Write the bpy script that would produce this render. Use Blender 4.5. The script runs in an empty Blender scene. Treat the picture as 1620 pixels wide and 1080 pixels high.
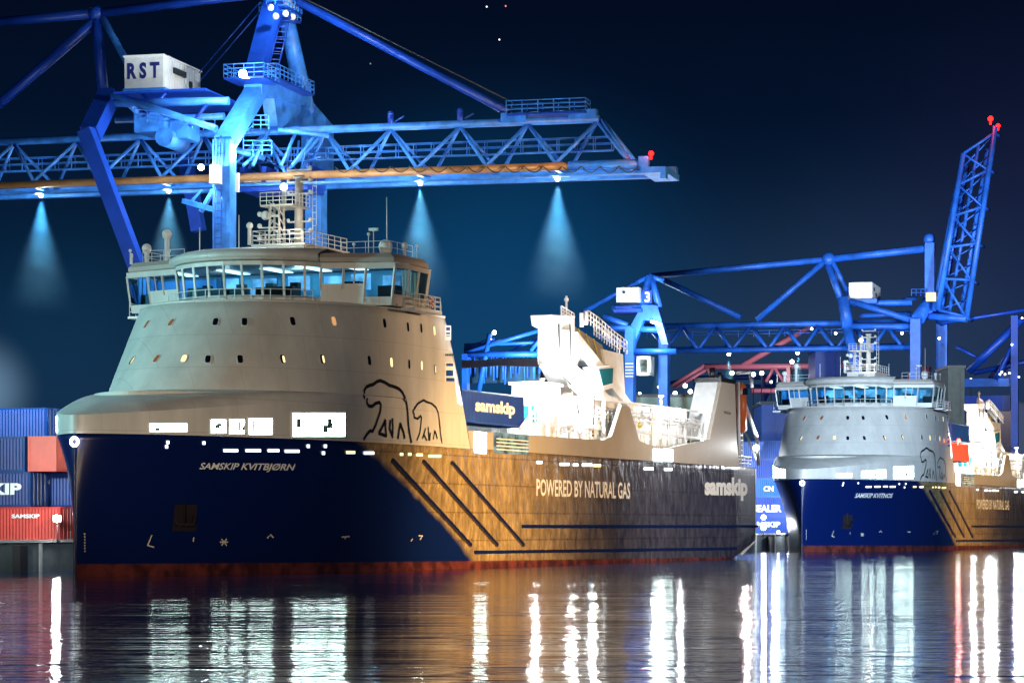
import bpy, bmesh, math, random
from mathutils import Vector, Matrix
random.seed(7)
C = bpy.context.scene.collection
R = math.radians

# ------------------------------------------------------------ camera
SC = bpy.context.scene
FPX, EYE, HZ = 4300.0, 3.28, 832.0           # focal length in photo pixels, eye height, horizon row
cd = bpy.data.cameras.new('camera'); cam = bpy.data.objects.new('camera', cd); C.objects.link(cam)
cam.location = (0, 0, EYE); cam.rotation_euler = (R(90), 0, 0)
cd.sensor_width = 36; cd.lens = FPX * 36 / 1620; cd.shift_y = (HZ - 540) / 1620
cd.clip_start = 1; cd.clip_end = 6000
SC.camera = cam

# ------------------------------------------------------------ world: night sky with harbour glow
W = bpy.data.worlds.new('World'); SC.world = W; W.use_nodes = True
nt = W.node_tree; nt.nodes.clear()
def wn(t, **k):
    n = nt.nodes.new(t)
    for a, b in k.items(): setattr(n, a, b)
    return n
tc = wn('ShaderNodeTexCoord'); sep = wn('ShaderNodeSeparateXYZ'); nt.links.new(tc.outputs['Generated'], sep.inputs[0])
cr = wn('ShaderNodeValToRGB'); nt.links.new(sep.outputs['Z'], cr.inputs[0])
els = cr.color_ramp.elements
els[0].position = 0.0; els[0].color = (.011, .026, .062, 1)
els[1].position = 1.0; els[1].color = (.001, .004, .018, 1)
for p, c in ((.05, (.006, .021, .056)), (.10, (.0022, .013, .040)), (.15, (.001, .0060, .022)), (.20, (.0008, .0030, .012)), (.30, (.001, .005, .022))):
    e = els.new(p); e.color = (*c, 1)
last = cr.outputs[0]
def glow(k, el, rad, col, last, sy=1.0):
    d = Vector((k, 1, el)).normalized()
    su = wn('ShaderNodeVectorMath', operation='SUBTRACT'); nt.links.new(tc.outputs['Generated'], su.inputs[0]); su.inputs[1].default_value = d
    ml = wn('ShaderNodeVectorMath', operation='MULTIPLY'); nt.links.new(su.outputs[0], ml.inputs[0]); ml.inputs[1].default_value = (1, 1, sy)
    le = wn('ShaderNodeVectorMath', operation='LENGTH'); nt.links.new(ml.outputs[0], le.inputs[0])
    mr = wn('ShaderNodeMapRange', interpolation_type='SMOOTHERSTEP'); nt.links.new(le.outputs['Value'], mr.inputs[0])
    mr.inputs[1].default_value = 0; mr.inputs[2].default_value = rad; mr.inputs[3].default_value = 1; mr.inputs[4].default_value = 0
    mx = wn('ShaderNodeMix', data_type='RGBA', blend_type='ADD'); nt.links.new(mr.outputs[0], mx.inputs[0])
    nt.links.new(last, mx.inputs[6]); mx.inputs[7].default_value = (*col, 1)
    return mx.outputs[2]
last = glow(-.005, .080, .115, (.001, .034, .092), last, 1.1)
last = glow(-.165, .07, .06, (.0, .010, .020), last)
last = glow(-.197, .050, .026, (.12, .20, .28), last)
last = glow(.12, .055, .12, (.011, .021, .040), last, 1.2)
last = glow(.20, .10, .12, (.006, .003, .012), last)
bg = wn('ShaderNodeBackground'); nt.links.new(last, bg.inputs[0]); bg.inputs[1].default_value = 1.0
ow = wn('ShaderNodeOutputWorld'); nt.links.new(bg.outputs[0], ow.inputs[0])
SC.view_settings.view_transform = 'Standard'; SC.view_settings.look = 'None'
SC.view_settings.exposure = 0; SC.view_settings.gamma = 1; SC.view_settings.use_curve_mapping = False
SC.cycles.use_denoising = True
SC.cycles.max_bounces = 6; SC.cycles.volume_bounces = 0; SC.cycles.transparent_max_bounces = 12
SC.cycles.sample_clamp_indirect = 6
SC.cycles.use_light_tree = True

# ------------------------------------------------------------ frames
class Frame:
    def __init__(s, ox, oy, ang): s.o = Vector((ox, oy, 0)); s.a = ang; s.m = Matrix.Translation(s.o) @ Matrix.Rotation(ang, 4, 'Z'); s.i = s.m.inverted()
    def w(s, x, y, z): return s.m @ Vector((x, y, z))
    def at(s, px, py, y):                       # local point of the plane y=const seen at a photo pixel
        k = (px - 810) / FPX; c, n = math.cos(s.a), math.sin(s.a)
        x = (k * (s.o.y + y * c) - s.o.x + y * n) / (c - k * n)
        Y = s.o.y + x * n + y * c
        return Vector((x, y, EYE + (HZ - py) * Y / FPX))
    def atx(s, px, py, x):                      # ... of the plane x=const
        k = (px - 810) / FPX; c, n = math.cos(s.a), math.sin(s.a)
        y = (s.o.x + x * c - k * (s.o.y + x * n)) / (k * c + n)
        Y = s.o.y + x * n + y * c
        return Vector((x, y, EYE + (HZ - py) * Y / FPX))
def project(w): return (810 + FPX * w.x / w.y, HZ - FPX * (w.z - EYE) / w.y)

TH = R(21.8)
SHIP = Frame(-692 / 4300 * 176.2, 176.2, R(90) - TH)       # x aft from the stem, -y port
O2 = SHIP.w(180.9, 2.2, 0)
SHIP2 = Frame(O2.x, O2.y, R(90) - TH)

# ------------------------------------------------------------ unseen lamps round the basin, some added only as fill
def lamp(name, kind, loc, power, col, radius=.5, target=None, cone=60, blend=.5, parent=None):
    l = bpy.data.lights.new(name, kind); l.energy = power; l.color = col; l.shadow_soft_size = radius
    o = bpy.data.objects.new(name, l); C.objects.link(o)
    if parent: o.parent = parent
    o.location = loc
    if name == 'deck_floodlight_glow': l.specular_factor = 1.0
    if kind == 'SPOT':
        l.spot_size = R(cone); l.spot_blend = blend
        d = Vector(target) - Vector(loc); o.rotation_euler = d.to_track_quat('-Z', 'Y').to_euler()
    return o
WARM = (1, .62, .28); COOL = (.55, .85, 1.0); WHITE = (.93, .97, 1)
lamp('sodium_quay_light', 'SPOT', (64, 172, 21), 340000, (1, .66, .36), 1.0, SHIP.w(58, -10, 9), 52, .9)
lamp('sodium_low_quay_light', 'SPOT', (44, 150, 9), 440000, (1, .58, .18), 1.0, SHIP.w(46, -10, 4), 24, 1)
lamp('sodium_bow_light', 'SPOT', (14, 62, 9), 130000, (1, .74, .50), 1.0, SHIP.w(10, -5, 3), 13, .9)
lamp('stack_fill_light', 'SPOT', (-36, 140, 14), 120000, (.85, .93, 1), .6, (-36, 200, 6), 18, .8)  # added spot that brightens the container stack, no fixture behind it
lamp('stern_fill_light', 'SPOT', (80, 230, 14), 190000, (.95, .86, .80), 1.0, SHIP.w(98, -10, 6), 40, .9)  # extra fill put in to brighten the after hull side
lamp('sodium_far_quay_light', 'SPOT', (112, 290, 18), 950000, (1, .62, .26), 1.0, SHIP2.w(62, -10, 5), 24, .9)
lamp('cool_quay_light', 'SPOT', (-78, 178, 22), 140000, (.38, .88, .95), 1.0, SHIP.w(12, 4, 14), 50, .9)
lamp('bow_house_fill_light', 'SPOT', (-22, 60, 20), 205000, (1, .87, .66), 1.0, SHIP.w(14, 2, 17), 20, .9)  # unseen frontal fill added for the bow house
lamp('cool_far_fill_light', 'SPOT', (56, 200, 24), 1900000, (.58, .78, 1.0), 1.0, SHIP2.w(14, 0, 13), 18, .8)  # added above open water to brighten the farther ship's front

# ------------------------------------------------------------ materials
def mat(name, col, rough=.5, metal=0, coat=0, bump=0, bscale=4, mott=0, mscale=.6, vec=(1, 1, 1), spec=.5):
    m = bpy.data.materials.new(name); m.use_nodes = True; t = m.node_tree; b = t.nodes['Principled BSDF']
    b.inputs['Base Color'].default_value = (*col, 1); b.inputs['Roughness'].default_value = rough
    b.inputs['Metallic'].default_value = metal; b.inputs['Coat Weight'].default_value = coat
    b.inputs['Specular IOR Level'].default_value = spec
    if mott or bump:
        tc = t.nodes.new('ShaderNodeTexCoord'); mp = t.nodes.new('ShaderNodeMapping'); mp.inputs['Scale'].default_value = vec
        t.links.new(tc.outputs['Object'], mp.inputs[0])
    if mott:
        n = t.nodes.new('ShaderNodeTexNoise'); n.inputs['Scale'].default_value = mscale; n.inputs['Detail'].default_value = 7; n.inputs['Roughness'].default_value = .65
        t.links.new(mp.outputs[0], n.inputs[0])
        r = t.nodes.new('ShaderNodeValToRGB'); t.links.new(n.outputs['Fac'], r.inputs[0])
        r.color_ramp.elements[0].position = .3; r.color_ramp.elements[1].position = .7
        r.color_ramp.elements[0].color = (*[c * (1 - mott) for c in col], 1)
        r.color_ramp.elements[1].color = (*[min(1, c * (1 + mott * .6)) for c in col], 1)
        t.links.new(r.outputs[0], b.inputs['Base Color'])
    if bump:
        n2 = t.nodes.new('ShaderNodeTexNoise'); n2.inputs['Scale'].default_value = bscale; n2.inputs['Detail'].default_value = 4
        t.links.new(mp.outputs[0], n2.inputs[0])
        bp = t.nodes.new('ShaderNodeBump'); bp.inputs['Strength'].default_value = bump; bp.inputs['Distance'].default_value = .1
        t.links.new(n2.outputs['Fac'], bp.inputs['Height']); t.links.new(bp.outputs[0], b.inputs['Normal'])
    return m
def emit(name, col, s, vary=0, vscale=1.5):
    m = bpy.data.materials.new(name); m.use_nodes = True; t = m.node_tree; t.nodes.clear()
    e = t.nodes.new('ShaderNodeEmission'); e.inputs[0].default_value = (*col, 1); e.inputs[1].default_value = s
    if vary:
        tc = t.nodes.new('ShaderNodeTexCoord'); n = t.nodes.new('ShaderNodeTexNoise'); n.inputs['Scale'].default_value = vscale; n.inputs['Detail'].default_value = 3
        t.links.new(tc.outputs['Object'], n.inputs[0])
        mr = t.nodes.new('ShaderNodeMapRange'); t.links.new(n.outputs['Fac'], mr.inputs[0])
        mr.inputs[1].default_value = .35; mr.inputs[2].default_value = .65; mr.inputs[3].default_value = s * (1 - vary); mr.inputs[4].default_value = s * (1 + vary)
        t.links.new(mr.outputs[0], e.inputs[1])
    o = t.nodes.new('ShaderNodeOutputMaterial'); t.links.new(e.outputs[0], o.inputs[0])
    return m
M = {}
M['white'] = mat('white_paint', (.62, .60, .56), .4, bump=.16, bscale=.8, mott=.16, mscale=.5, vec=(1, 1, .3))
M['white2'] = mat('white_equipment_paint', (.78, .79, .78), .45, mott=.15, mscale=1.2)
M['grey'] = mat('grey_paint', (.28, .28, .27), .5, mott=.2, mscale=1)
M['dark'] = mat('dark_grey_steel', (.03, .032, .036), .5)
M['black'] = mat('black_paint', (.006, .006, .008), .4)
M['navy'] = mat('navy_paint', (.003, .009, .06), .3, coat=.3)
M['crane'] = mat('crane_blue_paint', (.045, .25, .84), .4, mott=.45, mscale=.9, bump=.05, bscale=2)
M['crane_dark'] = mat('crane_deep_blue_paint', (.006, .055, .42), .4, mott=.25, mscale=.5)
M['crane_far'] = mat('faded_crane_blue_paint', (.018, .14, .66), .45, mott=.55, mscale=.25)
M['sodium_lit_tube'] = mat('sodium_lit_girder_paint', (.42, .22, .08), .4, mott=.45, mscale=.5)  # sodium light on the near girder, put into its colour
M['concrete'] = mat('quay_concrete', (.06, .075, .075), .8, mott=.5, mscale=.4, bump=.3, bscale=1.5)
M['rubber'] = mat('rubber', (.01, .01, .011), .7)
M['red'] = mat('red_container_paint', (.55, .035, .02), .5, mott=.3, mscale=.6)
M['pink'] = mat('faded_red_container_paint', (.62, .11, .075), .5, mott=.15, mscale=.6)
M['cblue'] = mat('bright_blue_container_paint', (.008, .12, .62), .45, mott=.2, mscale=.6)
M['cnavy'] = mat('navy_container_paint', (.008, .03, .15), .45, mott=.25, mscale=.6)
M['cmid'] = mat('mid_blue_container_paint', (.01, .06, .30), .45, mott=.25, mscale=.6)
M['cgreen'] = mat('grey_green_container_paint', (.16, .25, .20), .5, mott=.25, mscale=.6)
M['orange'] = mat('orange_lifeboat_paint', (.75, .16, .04), .4)
M['pinkcrane'] = mat('faded_red_crane_paint', (.30, .11, .17), .45)
M['letter'] = mat('white_letter_paint', (.80, .80, .76), .5)
M['cream'] = mat('cream_letter_paint', (.62, .58, .46), .5)
M['letter_blue'] = mat('dark_blue_letter_paint', (.01, .02, .16), .5)
M['yellow'] = mat('yellow_paint', (.65, .50, .04), .5)
M['interior'] = mat('bridge_interior_panel', (.06, .26, .42), .5, mott=.3, mscale=.8)
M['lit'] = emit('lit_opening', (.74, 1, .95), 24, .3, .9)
M['lit_warm'] = emit('lit_warm_window', (1, .78, .38), 1.6)
M['lit_orange'] = emit('lit_orange_window', (1, .50, .20), .75)
M['lit_small'] = emit('small_bright_light', (.92, .97, 1), 3.5)
M['lit_yellow'] = emit('small_yellow_light', (1, .80, .35), 2.5)
M['led'] = emit('floodlight_lens', (.85, .96, 1), 40)
M['led_soft'] = emit('work_light_lens', (.9, .97, 1), 12)
M['red_led'] = emit('red_beacon_lens', (1, .006, .004), 14)
M['ceil'] = emit('bridge_ceiling_light', (.82, .93, 1), 3)
M['screen'] = emit('bridge_screen', (.22, .55, .95), 1.1, .7, .6)
M['star'] = emit('distant_light', (1, .8, .8), 2.5)
def glass():
    m = bpy.data.materials.new('tinted_glass'); m.use_nodes = True; t = m.node_tree; t.nodes.clear()
    a = t.nodes.new('ShaderNodeBsdfTransparent'); a.inputs[0].default_value = (.45, .80, .95, 1)
    g = t.nodes.new('ShaderNodeBsdfGlossy'); g.inputs[0].default_value = (.8, .9, 1, 1); g.inputs['Roughness'].default_value = .05
    f = t.nodes.new('ShaderNodeFresnel'); f.inputs[0].default_value = 1.5
    x = t.nodes.new('ShaderNodeMixShader'); t.links.new(f.outputs[0], x.inputs[0]); t.links.new(a.outputs[0], x.inputs[1]); t.links.new(g.outputs[0], x.inputs[2])
    o = t.nodes.new('ShaderNodeOutputMaterial'); t.links.new(x.outputs[0], o.inputs[0]); return m
M['glass'] = glass()
M['darkglass'] = mat('dark_glass', (.004, .006, .012), .08, spec=.8)
def seams(m):
    t = m.node_tree; N = t.nodes.new; K = t.links.new; b = t.nodes['Principled BSDF']
    tc = N('ShaderNodeTexCoord'); sp = N('ShaderNodeSeparateXYZ'); K(tc.outputs['Object'], sp.inputs[0])
    su = N('ShaderNodeMath'); su.operation = 'SUBTRACT'; K(sp.outputs['X'], su.inputs[0]); K(sp.outputs['Y'], su.inputs[1])
    cb = N('ShaderNodeCombineXYZ'); K(su.outputs[0], cb.inputs[0]); K(sp.outputs['Z'], cb.inputs[1])
    br = N('ShaderNodeTexBrick'); br.inputs['Scale'].default_value = .105; br.inputs['Mortar Size'].default_value = .0035; br.inputs['Mortar Smooth'].default_value = .6
    br.inputs['Color1'].default_value = (1, 1, 1, 1); br.inputs['Color2'].default_value = (.955, .955, .95, 1); br.inputs['Mortar'].default_value = (.80, .78, .76, 1); K(cb.outputs[0], br.inputs[0])
    old = b.inputs['Base Color'].links[0].from_socket; mx = N('ShaderNodeMix'); mx.data_type = 'RGBA'; mx.blend_type = 'MULTIPLY'; mx.inputs[0].default_value = 1
    K(old, mx.inputs[6]); K(br.outputs['Color'], mx.inputs[7]); K(mx.outputs[2], b.inputs['Base Color'])
seams(M['white'])
def hull_mat():
    m = bpy.data.materials.new('hull_paint_with_quay_reflection'); m.use_nodes = True; t = m.node_tree; b = t.nodes['Principled BSDF']; N = t.nodes.new; K = t.links.new
    tc = N('ShaderNodeTexCoord'); sp = N('ShaderNodeSeparateXYZ'); K(tc.outputs['Object'], sp.inputs[0])
    def ma(op, a, b_, c=None):
        n = N('ShaderNodeMath'); n.operation = op
        for i, v in enumerate((a, b_, c)):
            if v is None: continue
            if isinstance(v, (int, float)): n.inputs[i].default_value = v
            else: K(v, n.inputs[i])
        return n.outputs[0]
    x, z = sp.outputs['X'], sp.outputs['Z']
    # edge between the navy bow and the quay reflection painted on the flat side
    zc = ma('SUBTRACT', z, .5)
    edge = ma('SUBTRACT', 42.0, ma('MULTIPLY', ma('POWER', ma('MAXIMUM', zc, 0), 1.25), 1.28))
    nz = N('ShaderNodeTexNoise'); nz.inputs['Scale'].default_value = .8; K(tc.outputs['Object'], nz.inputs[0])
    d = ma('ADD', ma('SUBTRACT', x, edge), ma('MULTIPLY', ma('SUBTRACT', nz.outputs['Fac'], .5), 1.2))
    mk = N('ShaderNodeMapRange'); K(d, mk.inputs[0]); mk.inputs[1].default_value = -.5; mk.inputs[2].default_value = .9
    # flat side, lit-quay reflection painted in gold-brown: vertical streaks and buckled plates
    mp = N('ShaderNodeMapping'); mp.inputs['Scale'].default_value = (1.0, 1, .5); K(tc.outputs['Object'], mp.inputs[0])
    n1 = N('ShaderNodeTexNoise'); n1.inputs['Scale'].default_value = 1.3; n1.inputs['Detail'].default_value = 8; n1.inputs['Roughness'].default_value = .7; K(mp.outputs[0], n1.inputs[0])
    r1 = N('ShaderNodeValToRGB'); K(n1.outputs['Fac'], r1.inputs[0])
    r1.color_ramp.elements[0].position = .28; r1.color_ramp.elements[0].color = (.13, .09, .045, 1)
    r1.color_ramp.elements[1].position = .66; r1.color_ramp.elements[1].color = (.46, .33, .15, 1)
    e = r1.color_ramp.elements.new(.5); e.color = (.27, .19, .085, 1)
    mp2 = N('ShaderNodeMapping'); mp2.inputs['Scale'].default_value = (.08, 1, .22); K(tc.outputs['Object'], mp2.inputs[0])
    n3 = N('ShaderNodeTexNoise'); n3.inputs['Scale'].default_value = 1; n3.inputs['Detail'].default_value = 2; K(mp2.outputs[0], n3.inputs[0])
    # painted reflection fades out: colour darker and bluer towards the stern plating
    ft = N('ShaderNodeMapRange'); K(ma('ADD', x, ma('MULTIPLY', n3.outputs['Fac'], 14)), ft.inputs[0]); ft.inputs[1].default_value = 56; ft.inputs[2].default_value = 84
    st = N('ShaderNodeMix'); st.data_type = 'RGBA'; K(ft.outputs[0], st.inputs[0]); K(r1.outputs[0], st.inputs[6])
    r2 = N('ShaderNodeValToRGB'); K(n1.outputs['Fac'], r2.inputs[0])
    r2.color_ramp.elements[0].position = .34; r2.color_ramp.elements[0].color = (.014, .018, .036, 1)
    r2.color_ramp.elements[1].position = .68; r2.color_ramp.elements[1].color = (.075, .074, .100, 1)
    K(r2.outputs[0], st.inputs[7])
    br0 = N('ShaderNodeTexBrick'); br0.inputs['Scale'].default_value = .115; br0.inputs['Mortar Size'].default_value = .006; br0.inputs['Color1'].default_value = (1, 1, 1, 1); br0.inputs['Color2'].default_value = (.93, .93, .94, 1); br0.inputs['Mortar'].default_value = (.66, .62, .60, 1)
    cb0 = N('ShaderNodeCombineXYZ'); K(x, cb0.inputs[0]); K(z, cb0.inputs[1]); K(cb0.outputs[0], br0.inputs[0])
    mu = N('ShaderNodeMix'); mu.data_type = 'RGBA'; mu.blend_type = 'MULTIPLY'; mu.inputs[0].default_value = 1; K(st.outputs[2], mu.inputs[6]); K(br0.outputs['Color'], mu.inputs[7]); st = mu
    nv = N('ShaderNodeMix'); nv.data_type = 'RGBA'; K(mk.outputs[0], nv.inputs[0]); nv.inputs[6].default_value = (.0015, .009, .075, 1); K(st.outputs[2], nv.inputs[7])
    # boot topping
    mb = N('ShaderNodeMapRange'); K(ma('SUBTRACT', ma('SUBTRACT', .85, ma('MULTIPLY', x, .006)), z), mb.inputs[0]); mb.inputs[1].default_value = -.02; mb.inputs[2].default_value = .05
    n4 = N('ShaderNodeTexNoise'); n4.inputs['Scale'].default_value = .9; n4.inputs['Detail'].default_value = 6; K(tc.outputs['Object'], n4.inputs[0])
    r4 = N('ShaderNodeValToRGB'); K(n4.outputs['Fac'], r4.inputs[0]); r4.color_ramp.elements[0].position = .4; r4.color_ramp.elements[0].color = (.045, .012, .010, 1)
    r4.color_ramp.elements[1].position = .62; r4.color_ramp.elements[1].color = (.15, .032, .024, 1)
    bt = N('ShaderNodeMix'); bt.data_type = 'RGBA'; K(mb.outputs[0], bt.inputs[0]); K(nv.outputs[2], bt.inputs[6]); K(r4.outputs[0], bt.inputs[7])
    K(bt.outputs[2], b.inputs['Base Color'])
    # plate buckling
    wv = N('ShaderNodeTexNoise'); wv.inputs['Scale'].default_value = .9; wv.inputs['Detail'].default_value = 3
    K(mp.outputs[0], wv.inputs[0])
    br = N('ShaderNodeTexBrick'); br.inputs['Scale'].default_value = .115; br.inputs['Mortar Size'].default_value = .006; br.inputs['Color1'].default_value = (1, 1, 1, 1); br.inputs['Color2'].default_value = (.9, .9, .9, 1); br.inputs['Mortar'].default_value = (0, 0, 0, 1)
    cb = N('ShaderNodeCombineXYZ'); K(x, cb.inputs[0]); K(z, cb.inputs[1]); K(cb.outputs[0], br.inputs[0])
    h = ma('ADD', wv.outputs['Fac'], ma('MULTIPLY', br.outputs['Color'], .12))
    bp = N('ShaderNodeBump'); bp.inputs['Distance'].default_value = .5; K(h, bp.inputs['Height']); K(ma('MULTIPLY', mk.outputs[0], .75), bp.inputs['Strength'])
    K(bp.outputs[0], b.inputs['Normal'])
    rr = N('ShaderNodeMapRange'); K(mk.outputs[0], rr.inputs[0]); rr.inputs[3].default_value = .28; rr.inputs[4].default_value = .42; K(rr.outputs[0], b.inputs['Roughness'])
    return m
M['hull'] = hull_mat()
def water_mat():
    m = bpy.data.materials.new('harbour_water'); m.use_nodes = True; t = m.node_tree; b = t.nodes['Principled BSDF']; N = t.nodes.new; K = t.links.new
    b.inputs['Specular Tint'].default_value = (.66, .86, 1, 1); b.inputs['Base Color'].default_value = (.005, .028, .12, 1); b.inputs['Roughness'].default_value = .06; b.inputs['IOR'].default_value = 1.33
    tc = N('ShaderNodeTexCoord')
    hs = []
    for sc, wt, v in ((.42, 1.0, (.2, 1, 1)), (1.3, .38, (.22, 1, 1)), (4.2, .13, (.3, 1, 1)), (.06, 1.2, (.7, 1, 1))):
        mp = N('ShaderNodeMapping'); mp.inputs['Scale'].default_value = (v[0], v[1], 1); K(tc.outputs['Object'], mp.inputs[0])
        n = N('ShaderNodeTexNoise'); n.inputs['Scale'].default_value = sc; n.inputs['Detail'].default_value = 2; K(mp.outputs[0], n.inputs[0])
        k = N('ShaderNodeMath'); k.operation = 'MULTIPLY'; k.inputs[1].default_value = wt; K(n.outputs['Fac'], k.inputs[0]); hs.append(k.outputs[0])
    a = N('ShaderNodeMath'); a.operation = 'ADD'; K(hs[0], a.inputs[0]); K(hs[1], a.inputs[1])
    a2 = N('ShaderNodeMath'); a2.operation = 'MULTIPLY_ADD'; cl = N('ShaderNodeMapRange'); K(hs[3], cl.inputs[0]); cl.inputs[1].default_value = .45; cl.inputs[2].default_value = .75; cl.inputs[3].default_value = .55; cl.inputs[4].default_value = 1.15
    a3 = N('ShaderNodeMath'); a3.operation = 'ADD'; K(a.outputs[0], a3.inputs[0]); K(hs[2], a3.inputs[1]); K(a3.outputs[0], a2.inputs[0]); K(cl.outputs[0], a2.inputs[1]); a2.inputs[2].default_value = 0
    bp = N('ShaderNodeBump'); bp.inputs['Strength'].default_value = 1; bp.inputs['Distance'].default_value = .10; K(a2.outputs[0], bp.inputs['Height']); K(bp.outputs[0], b.inputs['Normal'])
    return m
M['water'] = water_mat()
def vol(name, col, dens, depth):
    m = bpy.data.materials.new(name); m.use_nodes = True; t = m.node_tree; t.nodes.clear()
    v = t.nodes.new('ShaderNodeVolumeScatter'); v.inputs['Color'].default_value = (*col, 1); v.inputs['Anisotropy'].default_value = 0
    tc = t.nodes.new('ShaderNodeTexCoord'); sp = t.nodes.new('ShaderNodeSeparateXYZ'); t.links.new(tc.outputs['Object'], sp.inputs[0])
    mr = t.nodes.new('ShaderNodeMapRange'); mr.interpolation_type = 'SMOOTHSTEP'; t.links.new(sp.outputs['Z'], mr.inputs[0])
    mr.inputs[1].default_value = -depth * .74; mr.inputs[2].default_value = 0; mr.inputs[3].default_value = 0; mr.inputs[4].default_value = dens
    cx = t.nodes.new('ShaderNodeCombineXYZ'); t.links.new(sp.outputs['X'], cx.inputs[0]); t.links.new(sp.outputs['Y'], cx.inputs[1])
    ln = t.nodes.new('ShaderNodeVectorMath'); ln.operation = 'LENGTH'; t.links.new(cx.outputs[0], ln.inputs[0])
    dv = t.nodes.new('ShaderNodeMath'); dv.operation = 'DIVIDE'; t.links.new(ln.outputs['Value'], dv.inputs[0])
    za = t.nodes.new('ShaderNodeMath'); za.operation = 'MULTIPLY'; za.inputs[1].default_value = -.42; t.links.new(sp.outputs['Z'], za.inputs[0]); t.links.new(za.outputs[0], dv.inputs[1])
    rm = t.nodes.new('ShaderNodeMapRange'); rm.interpolation_type = 'SMOOTHERSTEP'; t.links.new(dv.outputs[0], rm.inputs[0]); rm.inputs[1].default_value = 0; rm.inputs[2].default_value = 1; rm.inputs[3].default_value = 1; rm.inputs[4].default_value = 0
    nn = t.nodes.new('ShaderNodeTexNoise'); nn.inputs['Scale'].default_value = .35; nn.inputs['Detail'].default_value = 2; t.links.new(tc.outputs['Object'], nn.inputs[0])
    m1 = t.nodes.new('ShaderNodeMath'); m1.operation = 'MULTIPLY'; t.links.new(mr.outputs[0], m1.inputs[0]); t.links.new(rm.outputs[0], m1.inputs[1])
    m2 = t.nodes.new('ShaderNodeMath'); m2.operation = 'MULTIPLY'; t.links.new(m1.outputs[0], m2.inputs[0]); t.links.new(nn.outputs['Fac'], m2.inputs[1]); t.links.new(m2.outputs[0], v.inputs['Density'])
    o = t.nodes.new('ShaderNodeOutputMaterial'); t.links.new(v.outputs[0], o.inputs['Volume']); return m
M['mist'] = vol('damp_night_air', (.36, .78, 1), .40, 15)

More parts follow.
